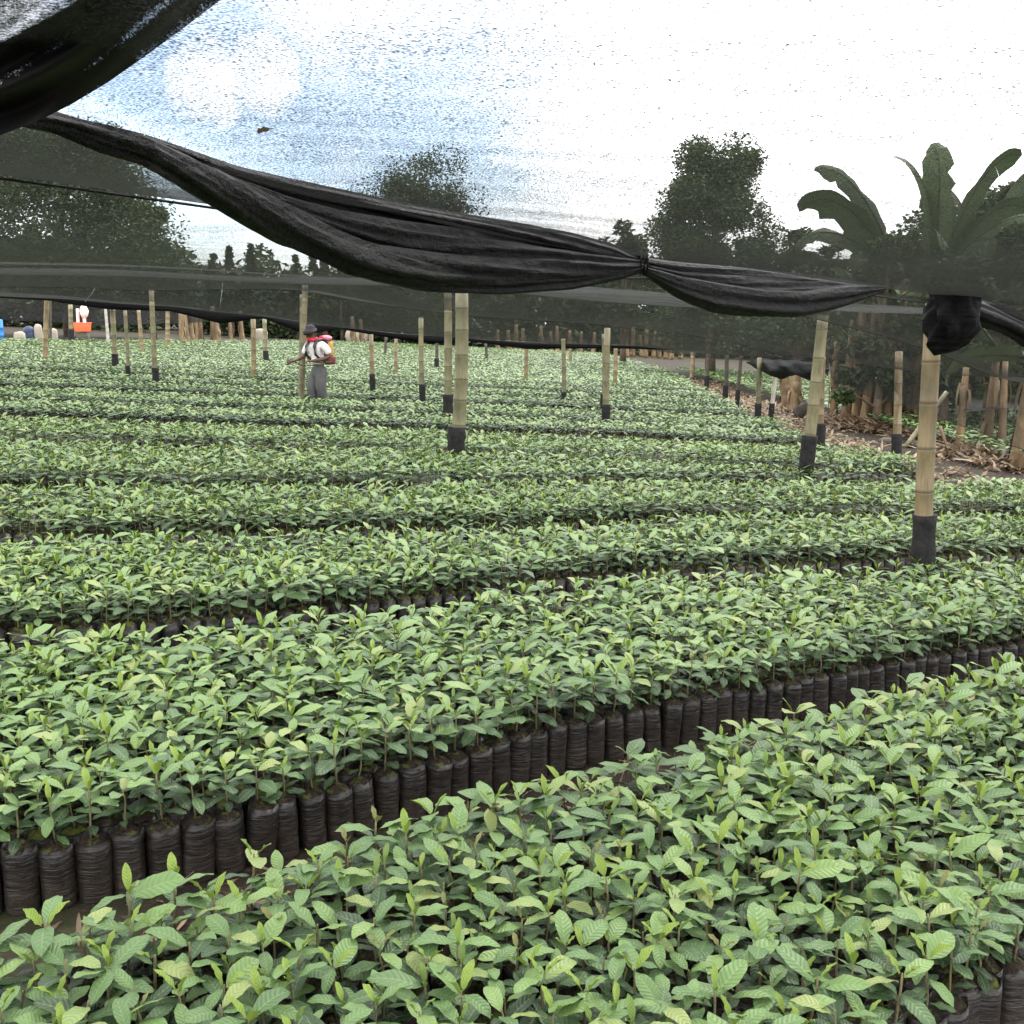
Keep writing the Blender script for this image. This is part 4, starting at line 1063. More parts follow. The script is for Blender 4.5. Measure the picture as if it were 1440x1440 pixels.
# ------------------------------------------------------------------ banana plants
def banana_leaf(mb, base, az, el, ln, wd, rg, torn=.35):
    n = 26; t = np.linspace(0, 1, n); ang = el - (1.5 if el < 1.05 else .8) * t ** 2.6 * rg.uniform(.5, 1.0) - 1.0 * t ** 7
    ds = ln / (n - 1); r = np.concatenate([[0], np.cumsum(np.cos(ang[:-1]) * ds)]); z = np.concatenate([[0], np.cumsum(np.sin(ang[:-1]) * ds)])
    ca, sa = math.cos(az), math.sin(az); mid = np.stack([base[0] + r * ca, base[1] + r * sa, base[2] + z], -1)
    w = wd * np.where(t < .14, .06, np.sin(np.clip((t - .12) / .88, 0, 1) ** .8 * math.pi) ** .38 + .02)
    roll = rg.uniform(-1.1, 1.1); side0 = np.array([-sa, ca, 0]); tone = rg.uniform(.2, .8)
    nrm_ = np.stack([-np.sin(ang) * ca, -np.sin(ang) * sa, np.cos(ang)], -1)
    side = side0[None] * math.cos(roll) + nrm_ * math.sin(roll)
    for s in (-1, 1):
        sag = rg.uniform(.0, .3)
        i = 3; rag0 = .9; fl = 0.0
        while i < n - 1:
            k = int(rg.integers(1, 4))
            j = min(n - 1, i + k); tear_ = rg.random() < .10; fl = rg.uniform(-.02, .06) if tear_ else fl; rag1 = rg.uniform(.50, 1.08); sl = slice(i, j + 1)
            out = mid[sl] + side[sl] * (s * w[sl] * np.linspace(rag0, rag1, j - i + 1))[:, None] - np.array([0, 0, 1]) * (w[sl] * (sag + fl))[:, None] + np.array([ca, sa, 0]) * (w[sl] * .25)[:, None]
            if i > 3 and tear_: out[0] = out[0] * .85 + out[1] * .15
            rag0 = rag1
            m_ = (mid[sl] + out) / 2 + np.array([0, 0, 1]) * (w[sl] * .08)[:, None]
            v = np.concatenate([mid[sl], m_, out]); L_ = j - i + 1
            q = [(a + b * L_, a + 1 + b * L_, a + 1 + (b + 1) * L_, a + (b + 1) * L_) for b in range(2) for a in range(L_ - 1)]
            tn = np.clip(tone + rg.normal(0, .08), 0, 1); mb.add(v, q, leafcol=np.tile([tn, tn, tn, 1], (len(v), 1)))
            i = j
    return mid
def banana(loc, h, r, lab, seed, leaves=6, ll=1.8, group=None, lean=0.0, leafspec=None, parent_only_stem=False, brown=False):
    rg = np.random.default_rng(seed); o = empty('banana_plant', loc, 0); tag(o, lab, 'banana plant', group)
    st = MB(); k = 9; lx = lean; ly = rg.normal(0, .03)
    pts = [(lx * (i / (k - 1)) * h, ly * (i / (k - 1)) * h, -.03 + (h + .03) * i / (k - 1)) for i in range(k)]
    st.tube(pts, [r * (1.25 - .5 * (i / (k - 1)) + .04 * rg.normal()) for i in range(k)], 14, True, [0.0] * k)
    # loose dry sheaths
    for s in range(5):
        a = rg.uniform(0, 6.28); z0 = rg.uniform(.25, .8) * h; rr = r * 1.05; wv = .5
        L_ = rg.uniform(.25, .5) * h; vv = []
        for i in range(6):
            t = i / 5; zz = z0 - L_ * t * .8; ro = rr + .06 * t * (1 - t) * 2 + .02
            for da in (-wv * (1 - .6 * t), 0, wv * (1 - .6 * t)): vv.append((lx * zz + ro * math.cos(a + da), ly * zz + ro * math.sin(a + da), max(.01, zz)))
        st.add(vv, [(i * 3 + j, i * 3 + j + 1, (i + 1) * 3 + j + 1, (i + 1) * 3 + j) for i in range(5) for j in range(2)])
    st.obj('pseudostem', M['banana_stem'], o)
    top = pts[-1]
    for i in range(leaves):
        mb = MB()
        if leafspec and i < len(leafspec): az, el, l2 = leafspec[i]
        else: az, el, l2 = rg.uniform(0, 6.28), rg.uniform(.7, 1.35), ll * rg.uniform(.75, 1.1)
        mid = banana_leaf(mb, top, az, el, l2, l2 * .13, rg, .6)
        mb.obj('leaf', M['banana_leaf'], o)
        rb = MB(); rb.tube(mid, np.linspace(.03, .006, len(mid)), 5, False); rb.obj('midrib', M['banana_leaf'], o.children[-1])
    return o
def bpos(px, py, h=0.0):
    g = G(px, py, h); return (g.x, g.y, gz(g.x, g.y))
# tall ones whose leaves stand against the sky
def tall(px, d, stem_top_y, lab, seed, spec):
    tp = P(px, stem_top_y, d); b = gz(tp.x, d); spec = [(az_, el_, ln_ * 1.36) for az_, el_, ln_ in spec] + [(1.5 + k_ * 1.25, -.5, 1.7) for k_ in range(5)]
    return banana((tp.x, d, b), tp.z - b, .15, lab, seed, len(spec), 2.2, 'tall banana plants beyond the net', 0, spec)
tall(1268, 23, 392, 'tall banana plant with ragged leaves fanned to the left against white sky', 61, [(3.05, 1.12, 2.3), (3.25, .93, 2.25), (2.9, .72, 1.9), (.3, .9, 1.4), (4.6, .5, 1.5), (1.2, .6, 1.6), (3.7, .45, 1.3)])
tall(1312, 22, 392, 'tallest banana plant, its upright leaves splayed like a hand at right', 62, [(1.57, 1.57, 2.15), (2.9, 1.46, 2.0), (.1, 1.22, 2.25), (.25, .92, 2.1), (4.4, .6, 1.6), (3.5, .5, 1.5), (5.6, .8, 1.7)])
tall(1385, 24, 395, 'banana plant with leaves leaning right at the right margin', 63, [(.2, 1.2, 2.2), (.1, .8, 2.1), (2.6, 1.3, 2.0), (4.9, .7, 1.8), (1.3, .9, 1.7), (3.4, .9, 1.8), (3.9, .6, 1.6)])
tree(1250, 318, 20.5, 130, 'dark bush hiding the foot of the left tall banana plant', 81, 'dome', n=9000, size=.16, cat='bush', name='bush', clumps=30)
tree(1345, 312, 20, 150, 'dark bush hiding the foot of the tallest banana plant', 82, 'dome', n=10000, size=.16, cat='bush', name='bush', clumps=30)
tree(1430, 300, 21, 150, 'dark bush at the right margin under the leaning banana leaves', 83, 'dome', n=10000, size=.16, cat='bush', name='bush', clumps=30)
# near stems behind the side net
NEARB = [((1190, 598), 16, 150, 0.02, 'dark brown banana stem, leftmost of the clump behind the litter heap'),
         ((1204, 602), 14, 165, .0, 'tall brown banana stem second in the clump behind the litter heap'),
         ((1214, 604), 12, 140, .03, 'reddish banana stem in the middle of the clump behind the litter heap'),
         ((1232, 603), 14, 80, .06, 'banana stump leaning right in the clump behind the litter heap'),
         ((1246, 604), 12, 150, .02, 'banana stem with hanging pale sheath right of the leaning stump'),
         ((1285, 606), 14, 140, -.02, 'banana stem half hidden by the ringed post behind side net'),
         ((1305, 612), 12, 130, .0, 'short banana stem between ringed post and stout right post'),
         ((1105, 577), 13, 62, -.04, 'leaning banana stump left of the ochre stump on the right border'),
         ((1118, 580), 18, 60, -.02, 'stout ochre banana stump under the net bundle'),
         ((1348, 640), 12, 130, .02, 'slim dark banana stem right of the stout right post'),
         ((1222, 600), 11, 160, .0, 'thin dark banana stem at the back of the clump behind the litter heap'),
         ((1258, 600), 12, 150, -.01, 'pale dry banana stem just left of the ringed sleeved post'),
         ((1273, 602), 10, 120, .03, 'thin leaning banana stem right behind the ringed sleeved post'),
         ((1172, 592), 11, 110, -.02, 'slim banana stem between net bundle and the dark brown stem'),
         ((1385, 640), 14, 150, .02, 'shaded banana stem beyond the litter near the right margin'),
         ((1408, 646), 11, 140, -.02, 'thin shaded banana stem left of the thick orange brown stem'),
         ((1432, 662), 26, 160, .04, 'thick orange brown banana stem at the right margin')]
for k, ((px, py), w, hp, ln, lab) in enumerate(NEARB):
    loc = bpos(px, py); d = loc[1]; banana(loc, hp * d / F, w * d / F / 2.2, lab, 70 + k, 1 if k in (1, 5, 9) else (2 if k == 16 else (1 if k in (11, 14) else 0)), 1.5, 'banana stems along the right border', ln,
                                        {16: [(3.3, .1, 1.5), (2.5, .9, 1.6)], 11: [(4.0, .8, 1.3)], 14: [(3.6, .7, 1.4)], 9: [(.2, .25, 1.4)], 1: [(2.0, 1.0, 1.4)], 5: [(1.0, .9, 1.3)]}.get(k))
# far stems beyond the back edge of the field, a few pixels each
fb = None; rgf = np.random.default_rng(90)
for px in [262, 268, 274, 281, 288, 306, 312, 330, 345, 432, 500, 512, 700, 716, 726, 735, 762, 775, 783, 800, 815, 832, 880, 888, 900, 906, 917, 925, 934, 942, 955]:
    d = float(yfar((px - 720) / F * 60)) + rgf.uniform(1.5, 6); x = (px - 720) / F * d
    loc = (x, d, gz(x, d))
    if fb is None:
        fb = banana(loc, 1.7, .14, 'small ochre banana stem beyond the back edge of the beds', 91, 0, 1, 'far banana stems beyond the beds'); continue
    o = fb.copy(); link(o); o.location = loc; sc = rgf.uniform(.8, 1.25); o.scale = (sc, sc, sc * rgf.uniform(.8, 1.2)); o.rotation_euler = (0, rgf.normal(0, .06), rgf.uniform(0, 6))
    for ch in fb.children: c = ch.copy(); link(c, o)

# ------------------------------------------------------------------ litter, stones, leftovers
mb = MB(); rgl = np.random.default_rng(31)
def litter(x, y, z, s):
    a = leaf_arrays(s * rgl.uniform(.6, 1.5), s * rgl.uniform(.05, .20), 5, 2, (x, y, z), rgl.uniform(0, 6.28), rgl.uniform(-.1, .6), rgl.uniform(-.4, 1.3), rgl.uniform(-.7, .7), s * .05, rgl)
    tn = np.clip(rgl.beta(1.4, 1.6), 0, 1); mb.add(a[0], a[2], leafcol=np.tile([tn, tn, tn, 1], (len(a[0]), 1)))
heaps = [(G(1235, 608), 380, .8, .24), (G(1195, 597), 170, .7, .12), (G(1300, 618), 120, .7, .12), (G(1370, 648), 170, .6, .12), (G(1430, 662), 170, .6, .13), (G(1160, 592), 120, .7, .07), (G(1100, 580), 90, .8, .05)]
for c, n, rad, hh in heaps:
    for _ in range(n):
        a, r_ = rgl.uniform(0, 6.28), rad * math.sqrt(rgl.random()); x, y = c.x + r_ * math.cos(a) * .8, c.y + .35 + r_ * math.sin(a)
        if x < xedge(y) + .05: continue
        litter(x, y, gz(x, y) + hh * rgl.random() * (1 - (r_ / rad) ** 2) + .01, .34)
for _ in range(1900):
    y = rgl.uniform(8, 40); x = float(xedge(y)) + rgl.uniform(.05, 1.5); litter(x, y, gz(x, y) + .012, .26)
for _ in range(420):      # leaf fragments on the near path
    x = rgl.uniform(-2, 3.5); y = float(f_b1f(x)) - rgl.uniform(.05, .7); litter(x, y, gz(x, y) + .008, .08)
tag(mb.obj('leaf_litter', M['litter'], None, True), 'heaps and strips of dry tan banana leaves along the right border', 'leaf litter', None, 'stuff')
M['stone'] = plain('grey_stone', (.075, .06, .05), .85, .4, 7)
for k, (px, py, r, lab) in enumerate([(1247, 624, .12, 'rounded brownish stone at the left foot of the sleeved post by the litter'), (1288, 630, .13, 'flat grey stone beside the slanting pole'), (1325, 634, .11, 'small stone right behind the stout right post')]):
    g = G(px, py); m_ = MB(); m_.sphere((0, 0, r * .3), r, 18, 12, (1.25, .8, .6), .05, k); o = m_.obj('stone', M['stone']); o.location = (g.x, g.y, gz(g.x, g.y)); tag(o, lab, 'stone')
M['rotten'] = plain('rotting_heap', (.035, .025, .02), .95, .5, 5)
g = G(1131, 590); m_ = MB(); m_.sphere((0, 0, .12), .26, 20, 12, (1, .9, .9), .10, 5); o = m_.obj('soil_heap', M['rotten']); o.location = (g.x, g.y, gz(g.x, g.y)); tag(o, 'black rotting heap at the foot of the ochre banana stump', 'heap')

M['sack'] = plain('white_sack', (.30, .265, .215), .85, .2, 6)
for k, (px, ty, d, wpx, lab) in enumerate([(27, 467, 46, 14, 'low cream sack left of the dark blue bundle'), (76, 463, 48, 8, 'pale sack leaning beside the reddish far left post'),
                                           (366, 463, 68, 17, 'rounded pale sack between the ochre and greyish posts'), (502, 464, 80, 30, 'wide cream sack behind the worker and backpack'), (53, 457, 47, 10, 'white box-like sack right of the dark blue bundle')]):
    p = P(px, ty, d); zb = gz(p.x, d); w = wpx * d / F; h = p.z - zb; m_ = MB(); bm = bmesh.new(); bmesh.ops.create_cube(bm, size=1); bmesh.ops.subdivide_edges(bm, edges=bm.edges[:], cuts=3, use_grid_fill=True)
    rgq = np.random.default_rng(k)
    for v in bm.verts:
        n_ = v.co.normalized() * .62; v.co = v.co.lerp(n_, .62) + Vector(rgq.normal(0, .02, 3)); v.co = Vector((v.co.x * w, v.co.y * w * .7, (v.co.z + .5) * h))
    m_.bm(bm); bm.free(); o = m_.obj('sack', M['sack']); o.location = (p.x, d, zb); tag(o, lab, 'sack', 'pale sacks beyond the beds')
M['blue'] = plain('blue_tarp', (.02, .035, .075), .6); M['drum'] = plain('blue_plastic', (.02, .16, .45), .4, .15)
p = P(40, 457, 47); zb = gz(p.x, 47); hh = p.z - zb; m_ = MB(); m_.sphere((0, 0, hh - .30), .26, 18, 14, (1, .8, 1.0), .03, 2); m_.box((0, 0, (hh - .3) / 2), (.5, .4, hh - .3), 0, .1)
o = m_.obj('bundle', M['blue']); o.location = (p.x, 47, zb); tag(o, 'dark blue rounded bundle between pale sacks at far left', 'bundle')
p = P(-6, 460, 46); zb = gz(p.x, 46); m_ = MB(); hgt = P(0, 449, 46).z - zb
m_.tube([(0, 0, 0), (0, 0, .03), (0, 0, hgt * .33), (0, 0, hgt * .345), (0, 0, hgt * .36), (0, 0, hgt * .64), (0, 0, hgt * .655), (0, 0, hgt * .67), (0, 0, hgt * .97), (0, 0, hgt)], [.27, .29, .29, .30, .29, .29, .30, .29, .29, .26], 28)
o = m_.obj('drum', M['drum']); o.location = (p.x, 46, zb); tag(o, 'bright blue plastic drum cut by the left picture edge', 'drum')
# orange bucket on a stake, with a pinkish white bag hanging from a pole behind it
M['orange'] = plain('orange_plastic', (.85, .14, .05), .45, .12); M['white_pink'] = plain('pinkish_cloth', (.75, .60, .56), .8, .15)
p = P(116, 459, 50); zb = gz(p.x, 50); root = empty('bucket', (p.x, 50, p.z - .24)); tag(root, 'bright orange square bucket standing behind the back rows at left', 'bucket')
m_ = MB(); m_.box((0, 0, .19), (.56, .5, .38), 0, .03, 1.12); m_.obj('body', M['orange'], root); m_ = MB(); m_.box((0, 0, .395), (.66, .58, .04), 0, .01); m_.obj('rim', M['orange'], root)
m_ = MB(); m_.box((p.x, 50, (zb + p.z - .24) / 2 - .01), (.5, .4, p.z - .245 - zb)); tag(m_.obj('crate', cols['d']), 'dark low crate under the orange bucket', 'crate')
p2 = P(118, 440, 50.3); root = empty('pole', (p2.x, 50.3, gz(p2.x, 50.3))); tag(root, 'pale pole above the orange bucket wrapped by a pinkish white bag', 'pole')
zt = P(118, 427, 50.3).z - root.location.z; m_ = MB(); m_.tube([(0, 0, 0), (0, 0, zt)], .07, 10); m_.obj('shaft', M['white_pink'], root)
zc = p2.z - root.location.z; m_ = MB(); m_.tube([(0, 0, zc + .38), (.0, 0, zc + .24), (.02, 0, zc + .07), (.01, 0, zc - .09), (0, 0, zc - .25)], [.07, .15, .20, .17, .08], 14); m_.obj('wrapped_bag', M['white_pink'], root)
p3 = P(109, 444, 50.5); o = empty('pole', (p3.x, 50.5, gz(p3.x, 50.5))); tag(o, 'shorter pale striped pole left of the wrapped bag pole', 'pole')
bamboo(o, (p3.x, 50.5, gz(p3.x, 50.5)), P(109, 434, 50.5), .07, .07, M['white_pink'], 'shaft', 3, .12)

# ------------------------------------------------------------------ worker with a knapsack sprayer
def skin(name, verts, edges, radii, mat, parent, sub=2, root_i=0):
    me = bpy.data.meshes.new(name); me.from_pydata([tuple(v) for v in verts], edges, [])
    ob = bpy.data.objects.new(name, me); C.objects.link(ob)
    m = ob.modifiers.new('Skin', 'SKIN'); m.use_smooth_shade = True; m.branch_smoothing = .6
    sv = me.skin_vertices[0].data
    for i, r in enumerate(radii):
        sv[i].radius = (r, r) if isinstance(r, (int, float)) else r; sv[i].use_root = (i == root_i)
    s = ob.modifiers.new('Sub', 'SUBSURF'); s.levels = s.render_levels = sub
    dg = bpy.context.evaluated_depsgraph_get(); dg.update()
    nm = bpy.data.meshes.new_from_object(ob.evaluated_get(dg)); nm.name = name
    C.objects.unlink(ob); bpy.data.objects.remove(ob)
    nm.materials.clear(); nm.materials.append(mat)
    for p_ in nm.polygons: p_.use_smooth = True
    return link(bpy.data.objects.new(name, nm), parent)
class SK:
    def __init__(s): s.v = []; s.e = []; s.r = []
    def chain(s, start, pts):
        prev = start; ids = []
        for p_, r in pts:
            s.v.append(p_); s.r.append(r); i = len(s.v) - 1
            if prev is not None: s.e.append((prev, i))
            prev = i; ids.append(i)
        return ids
M['skin'] = plain('brown_skin', (.11, .055, .035), .55, .1); M['shirt'] = plain('white_shirt', (.72, .68, .68), .85, .12, 9)
M['trousers'] = plain('grey_trousers', (.085, .085, .085), .9, .45, 10); M['hat'] = plain('dark_hat', (.035, .03, .035), .85); M['red'] = plain('red_cloth', (.55, .03, .06), .8, .2)
M['boot'] = plain('rubber_boot', (.02, .02, .02), .4); M['pink'] = plain('pink_cloth', (.75, .22, .30), .8, .2)
WD = 18.6; wp = P(447, 500, WD); wx = wp.x; wz = gz(wx, WD)
per = empty('person', (wx, WD, wz), R(-42)); per.scale = (.92, .92, .92); tag(per, 'person in dark hat, white shirt and grey trousers bending forward while spraying the beds', 'person')
b = SK()
tor = b.chain(None, [((0, .02, .88), (.13, .10)), ((0, .0, 1.02), (.125, .095)), ((0, -.03, 1.16), (.14, .10)), ((0, -.06, 1.29), (.145, .10)), ((0, -.085, 1.37), .085),
                     ((0, -.12, 1.435), .05), ((0, -.145, 1.475), .062), ((0, -.165, 1.53), (.072, .085)), ((0, -.165, 1.60), (.070, .085)), ((0, -.16, 1.645), .045)])
b.chain(tor[7], [((0, -.245, 1.525), .014)])                                     # nose
for s in (-1, 1): b.chain(tor[7], [((s * .083, -.15, 1.53), .014)])              # ears
def hand(w, wrist, dirv, up_, side):
    dirv = Vector(dirv).normalized(); up_ = Vector(up_).normalized(); sd_ = dirv.cross(up_).normalized(); wv = Vector(wrist)
    pid = b.chain(w, [(tuple(wv + dirv * .045), (.030, .018)), (tuple(wv + dirv * .085), (.032, .016))])
    for k, (o_, l_) in enumerate(((-.028, .06), (-.009, .07), (.010, .066), (.027, .052))):
        q0 = wv + dirv * .10 + sd_ * o_
        b.chain(pid[1], [(tuple(q0), .0095), (tuple(q0 + dirv * l_ * .5 - up_ * .012), .009), (tuple(q0 + dirv * l_ * .75 - up_ * .04), .0085)])
    q0 = wv + dirv * .05 - sd_ * .035 * side
    b.chain(pid[0], [(tuple(q0), .011), (tuple(q0 + dirv * .03 - up_ * .025), .0095)])
la = b.chain(tor[3], [((.175, -.045, 1.335), .062), ((.25, .03, 1.21), .047), ((.285, .055, 1.10), .042), ((.22, -.08, 1.05), .037), ((.13, -.2, 1.03), .028)])
hand(la[-1], (.13, -.2, 1.03), (-.7, -.6, .0), (.2, -.3, 1), 1)
ra = b.chain(tor[3], [((-.175, -.07, 1.335), .062), ((-.24, -.10, 1.20), .047), ((-.265, -.12, 1.09), .041), ((-.255, -.24, 1.05), .036), ((-.245, -.355, 1.02), .027)])
hand(ra[-1], (-.245, -.355, 1.02), (-.1, -1, -.15), (1, 0, .1), -1)
for s, ky, fy in ((-1, -.10, -.02), (1, -.02, .10)):
    lg = b.chain(tor[0], [((s * .095, .01, .80), .088), ((s * .105, -.03 + ky * .4, .62), .075), ((s * .11, ky, .46), .056), ((s * .11, (ky + fy) / 2 + .02, .28), .055), ((s * .11, fy + .02, .09), .038), ((s * .11, fy - .06, .045), .04), ((s * .115, fy - .16, .03), .032)])
skin('body', b.v, b.e, b.r, M['skin'], per, 2)
t = SK(); tt_ = t.chain(None, [((0, .0, .93), (.182, .15)), ((0, -.0, 1.03), (.165, .135)), ((0, -.03, 1.16), (.165, .125)), ((0, -.06, 1.29), (.165, .12)), ((0, -.085, 1.375), .085)])
for s, pts in ((1, [((.18, -.045, 1.335), .083), ((.25, .03, 1.21), .072), ((.278, .05, 1.13), .066)]), (-1, [((-.18, -.07, 1.335), .083), ((-.24, -.10, 1.20), .072), ((-.26, -.115, 1.12), .066)])): t.chain(tt_[3], pts)
skin('shirt', t.v, t.e, t.r, M['shirt'], per, 2, 2)
t = SK(); hp = t.chain(None, [((0, .01, 1.0), (.150, .118)), ((0, .02, .86), (.175, .15))])
for s, ky, fy in ((-1, -.10, -.02), (1, -.02, .10)):
    t.chain(hp[1], [((s * .088, .01, .74), .132), ((s * .09, -.03 + ky * .4, .60), .118), ((s * .095, ky, .46), .102), ((s * .10, (ky + fy) / 2 + .02, .28), .095), ((s * .11, fy + .02, .13), .082)])
skin('trousers', t.v, t.e, t.r, M['trousers'], per, 2, 1)
for s, fy in ((-1, -.02), (1, .10)):
    t = SK(); t.chain(None, [((s * .112, fy + .02, .20), .058), ((s * .112, fy + .02, .08), .055), ((s * .112, fy - .05, .05), .05), ((s * .116, fy - .17, .04), .042)]); skin('boot', t.v, t.e, t.r, M['boot'], per, 2, 1)
hm = MB(); hm.tube([(0, -.16, 1.555), (0, -.163, 1.56), (0, -.16, 1.575), (0, -.158, 1.62), (0, -.156, 1.665), (0, -.155, 1.685)], [.135, .136, .098, .094, .082, .03], 24); hm.obj('hat', M['hat'], per)
sc_ = MB(); a = np.linspace(0, 2 * math.pi, 20); sc_.tube([(.085 * math.cos(x), -.105 + .075 * math.sin(x), 1.41 + .012 * math.sin(3 * x)) for x in a], [.032 + .006 * math.sin(5 * x) for x in a], 10, False); sc_.sphere((.08, .03, 1.43), .06, 12, 8, (1, .8, .8), .05, 1); sc_.obj('scarf', M['red'], per)
sw = MB()
for s in (-1, 1): sw.sphere((s * .028, -.238, 1.548), .011, 10, 8)
sw.obj('eyes', plain('eye', (.3, .28, .26), .2), per)
# sprayer
M['tank'] = plain('yellow_tank', (.46, .25, .05), .45, .2); M['maroon'] = plain('maroon_frame', (.16, .03, .025), .6); M['wand'] = plain('pale_brass', (.55, .52, .30), .4)
sp = empty('backpack_sprayer', (wx, WD, wz), R(-42)); sp.scale = (.92, .92, .92); tag(sp, 'yellow knapsack sprayer with pink lid cloth on the worker\'s back, lance held out', 'sprayer')
m_ = MB(); m_.box((0, .205, 1.23), (.31, .15, .28), 0, .045, .9); m_.obj('tank', M['tank'], sp)
m_ = MB(); m_.box((0, .205, 1.02), (.33, .18, .15), 0, .025); m_.box((0, .10, 1.10), (.24, .03, .3), 0, .01); m_.obj('frame', M['maroon'], sp)
m_ = MB(); m_.tube([(0, .22, 1.378), (0, .22, 1.40), (0, .22, 1.425)], [.085, .085, .07], 18); m_.obj('lid', M['red'], sp)
m_ = MB(); m_.sphere((.03, .17, 1.43), .12, 16, 10, (1.2, .8, .45), .05, 6); m_.obj('lid_cloth', M['pink'], sp)
for s in (-1, 1):
    m_ = MB(); pts = [(s * .11, .13, 1.34), (s * .115, .03, 1.415), (s * .12, -.10, 1.40), (s * .125, -.175, 1.29), (s * .14, -.165, 1.14), (s * .15, -.06, 1.04), (s * .14, .10, 1.0)]
    m_.tube(pts, .022, 8, True, None, 1.6); m_.obj('strap', M['boot'], sp)
m_ = MB(); m_.tube([(.17, .2, 1.0), (.24, .05, .99), (.16, -.2, 1.0), (.04, -.29, 1.02)], .011, 8); m_.obj('pump_lever', M['boot'], sp)
m_ = MB(); m_.tube([(-.15, .22, .98), (-.3, .15, .92), (-.36, -.1, .92), (-.30, -.26, .98), (-.252, -.38, 1.01)], .010, 8); m_.obj('hose', M['boot'], sp)
m_ = MB(); m_.tube([(-.252, -.38, 1.015), (-.262, -.52, .95)], .018, 10); m_.obj('lance_grip', M['boot'], sp)
m_ = MB(); m_.tube([(-.262, -.51, .955), (-.27, -.58, .87), (-.285, -.68, .76), (-.287, -.70, .72)], .008, 8); m_.obj('lance', M['wand'], sp)

# ------------------------------------------------------------------ light, sky, camera
SUN_EL, SUN_AZ = 58, 35            # bright, veiled sun high on the right ahead
w = bpy.data.worlds.new('World'); SC.world = w; w.use_nodes = True; nt = w.node_tree; nt.nodes.clear()
out = nt.nodes.new('ShaderNodeOutputWorld'); bg = nt.nodes.new('ShaderNodeBackground'); bg.inputs[1].default_value = .10
sky = N(nt, 'ShaderNodeTexSky', sky_type='NISHITA', sun_disc=False, sun_elevation=R(SUN_EL), sun_rotation=R(SUN_AZ), altitude=1200)
d = coords(nt, 'Generated')
cl = noise(nt, mapping(nt, d, (1, 1, 2.2)), 3.2, 6, .55)
# clear patch of sky ahead to the left, edges torn by noise
wob = N(nt, 'ShaderNodeTexNoise', i={'Scale': 7.0, 'Detail': 6.0, 'Roughness': .6}); L(nt, d, wob.inputs['Vector'])
sub = N(nt, 'ShaderNodeVectorMath', operation='SUBTRACT'); L(nt, wob.outputs['Color'], sub.inputs[0]); sub.inputs[1].default_value = (.5, .5, .5)
scv = N(nt, 'ShaderNodeVectorMath', operation='SCALE'); L(nt, sub.outputs[0], scv.inputs[0]); scv.inputs['Scale'].default_value = .24
ad = N(nt, 'ShaderNodeVectorMath', operation='ADD'); L(nt, d, ad.inputs[0]); L(nt, scv.outputs[0], ad.inputs[1])
nrmv = N(nt, 'ShaderNodeVectorMath', operation='NORMALIZE'); L(nt, ad.outputs[0], nrmv.inputs[0])
def spot(px, py, r0, r1):
    vm = N(nt, 'ShaderNodeVectorMath', operation='DOT_PRODUCT'); L(nt, nrmv.outputs[0], vm.inputs[0]); vm.inputs[1].default_value = tuple(ray(px, py).normalized())
    mr = N(nt, 'ShaderNodeMapRange', i={1: math.cos(R(r0)), 2: math.cos(R(r1)), 3: 0.0, 4: 1.0}); L(nt, vm.outputs['Value'], mr.inputs[0]); return mr.outputs[0]
patch = math_(nt, 'MAXIMUM', math_(nt, 'MAXIMUM', spot(210, 150, 8.5, 3), spot(400, 185, 9, 3)), math_(nt, 'MAXIMUM', spot(590, 185, 10, 3), spot(310, 175, 9, 3.5)))
def spot2(px, py, r0, r1):
    vm = N(nt, 'ShaderNodeVectorMath', operation='DOT_PRODUCT'); L(nt, d, vm.inputs[0]); vm.inputs[1].default_value = tuple(ray(px, py).normalized())
    mr = N(nt, 'ShaderNodeMapRange', i={1: math.cos(R(r0)), 2: math.cos(R(r1)), 3: 0.0, 4: 1.0}); L(nt, vm.outputs['Value'], mr.inputs[0]); return mr.outputs[0]
fine0 = noise(nt, d, 22, 5, .6)
sm = math_(nt, 'MAXIMUM', spot2(300, 116, 2.5, .4), spot2(365, 108, 2.3, .4))
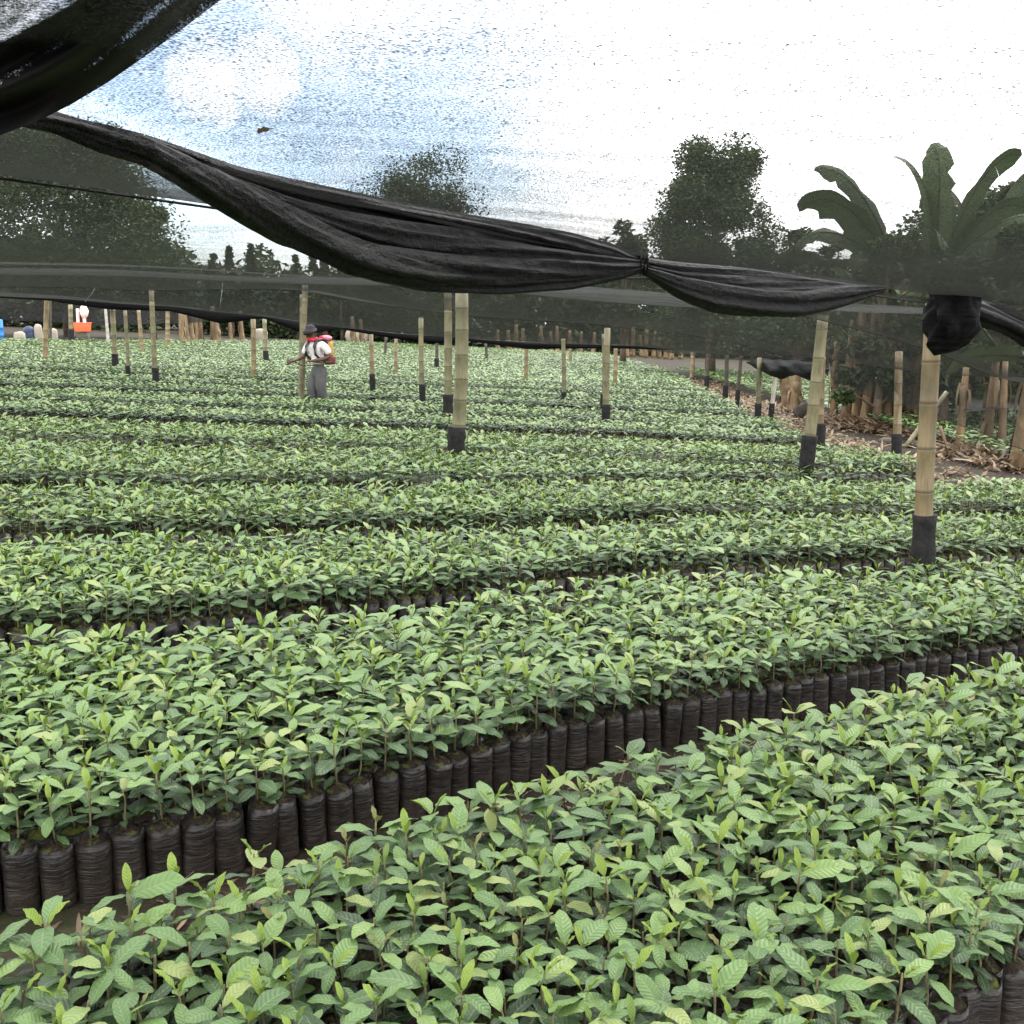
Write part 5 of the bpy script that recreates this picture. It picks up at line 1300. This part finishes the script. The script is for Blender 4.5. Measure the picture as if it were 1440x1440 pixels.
pf = math_(nt, 'ADD', math_(nt, 'MULTIPLY', sm, 1.1), math_(nt, 'MULTIPLY', math_(nt, 'SUBTRACT', noise(nt, d, 30, 4, .6), .55), 2.4), True)
puff = math_(nt, 'MULTIPLY', math_(nt, 'MULTIPLY', pf, math_(nt, 'MULTIPLY', sm, 3.0, True)), .75)
fine = noise(nt, d, 14, 5, .6)
cover = math_(nt, 'ADD', math_(nt, 'SUBTRACT', math_(nt, 'ADD', .97, math_(nt, 'MULTIPLY', math_(nt, 'SUBTRACT', cl, .5), .5)), math_(nt, 'MULTIPLY', patch, .82)), math_(nt, 'MULTIPLY', puff, .7), True)
cloudcol = mixc(nt, fine, (11.0, 11.1, 11.3), (14.5, 14.4, 14.2))
L(nt, mixc(nt, cover, sky.outputs[0], cloudcol), bg.inputs[0]); L(nt, bg.outputs[0], out.inputs[0])
sl = bpy.data.lights.new('sun', 'SUN'); sl.energy = 1.3; sl.angle = R(18); sl.color = (1, .96, .90)
so = link(bpy.data.objects.new('sun', sl)); az = R(SUN_AZ); el = R(SUN_EL)
sdir = Vector((math.sin(az) * math.cos(el), math.cos(az) * math.cos(el), math.sin(el)))
so.rotation_euler = sdir.to_track_quat('Z', 'Y').to_euler(); so.location = (10, -5, 30)

cam = bpy.data.cameras.new('camera'); co = link(bpy.data.objects.new('camera', cam)); SC.camera = co
cam.sensor_width = 36; cam.lens = 36 * F / 1440; cam.clip_start = .05; cam.clip_end = 2000
co.location = (0, 0, CAMZ); co.rotation_euler = (R(90) - PITCH, 0, 0)
vs_ = SC.view_settings; vs_.view_transform = 'Standard'; vs_.look = 'None'; vs_.exposure = 1.72; vs_.gamma = 1; vs_.use_curve_mapping = False
SC.render.engine = 'CYCLES'; cy = SC.cycles
cy.max_bounces = 6; cy.diffuse_bounces = 3; cy.glossy_bounces = 2; cy.transmission_bounces = 3; cy.transparent_max_bounces = 12
cy.use_denoising = True; cy.sample_clamp_indirect = 6; cy.caustics_reflective = False; cy.caustics_refractive = False
try: cy.denoiser = 'OPENIMAGEDENOISE'; cy.denoising_input_passes = 'RGB_ALBEDO_NORMAL'
except Exception: pass
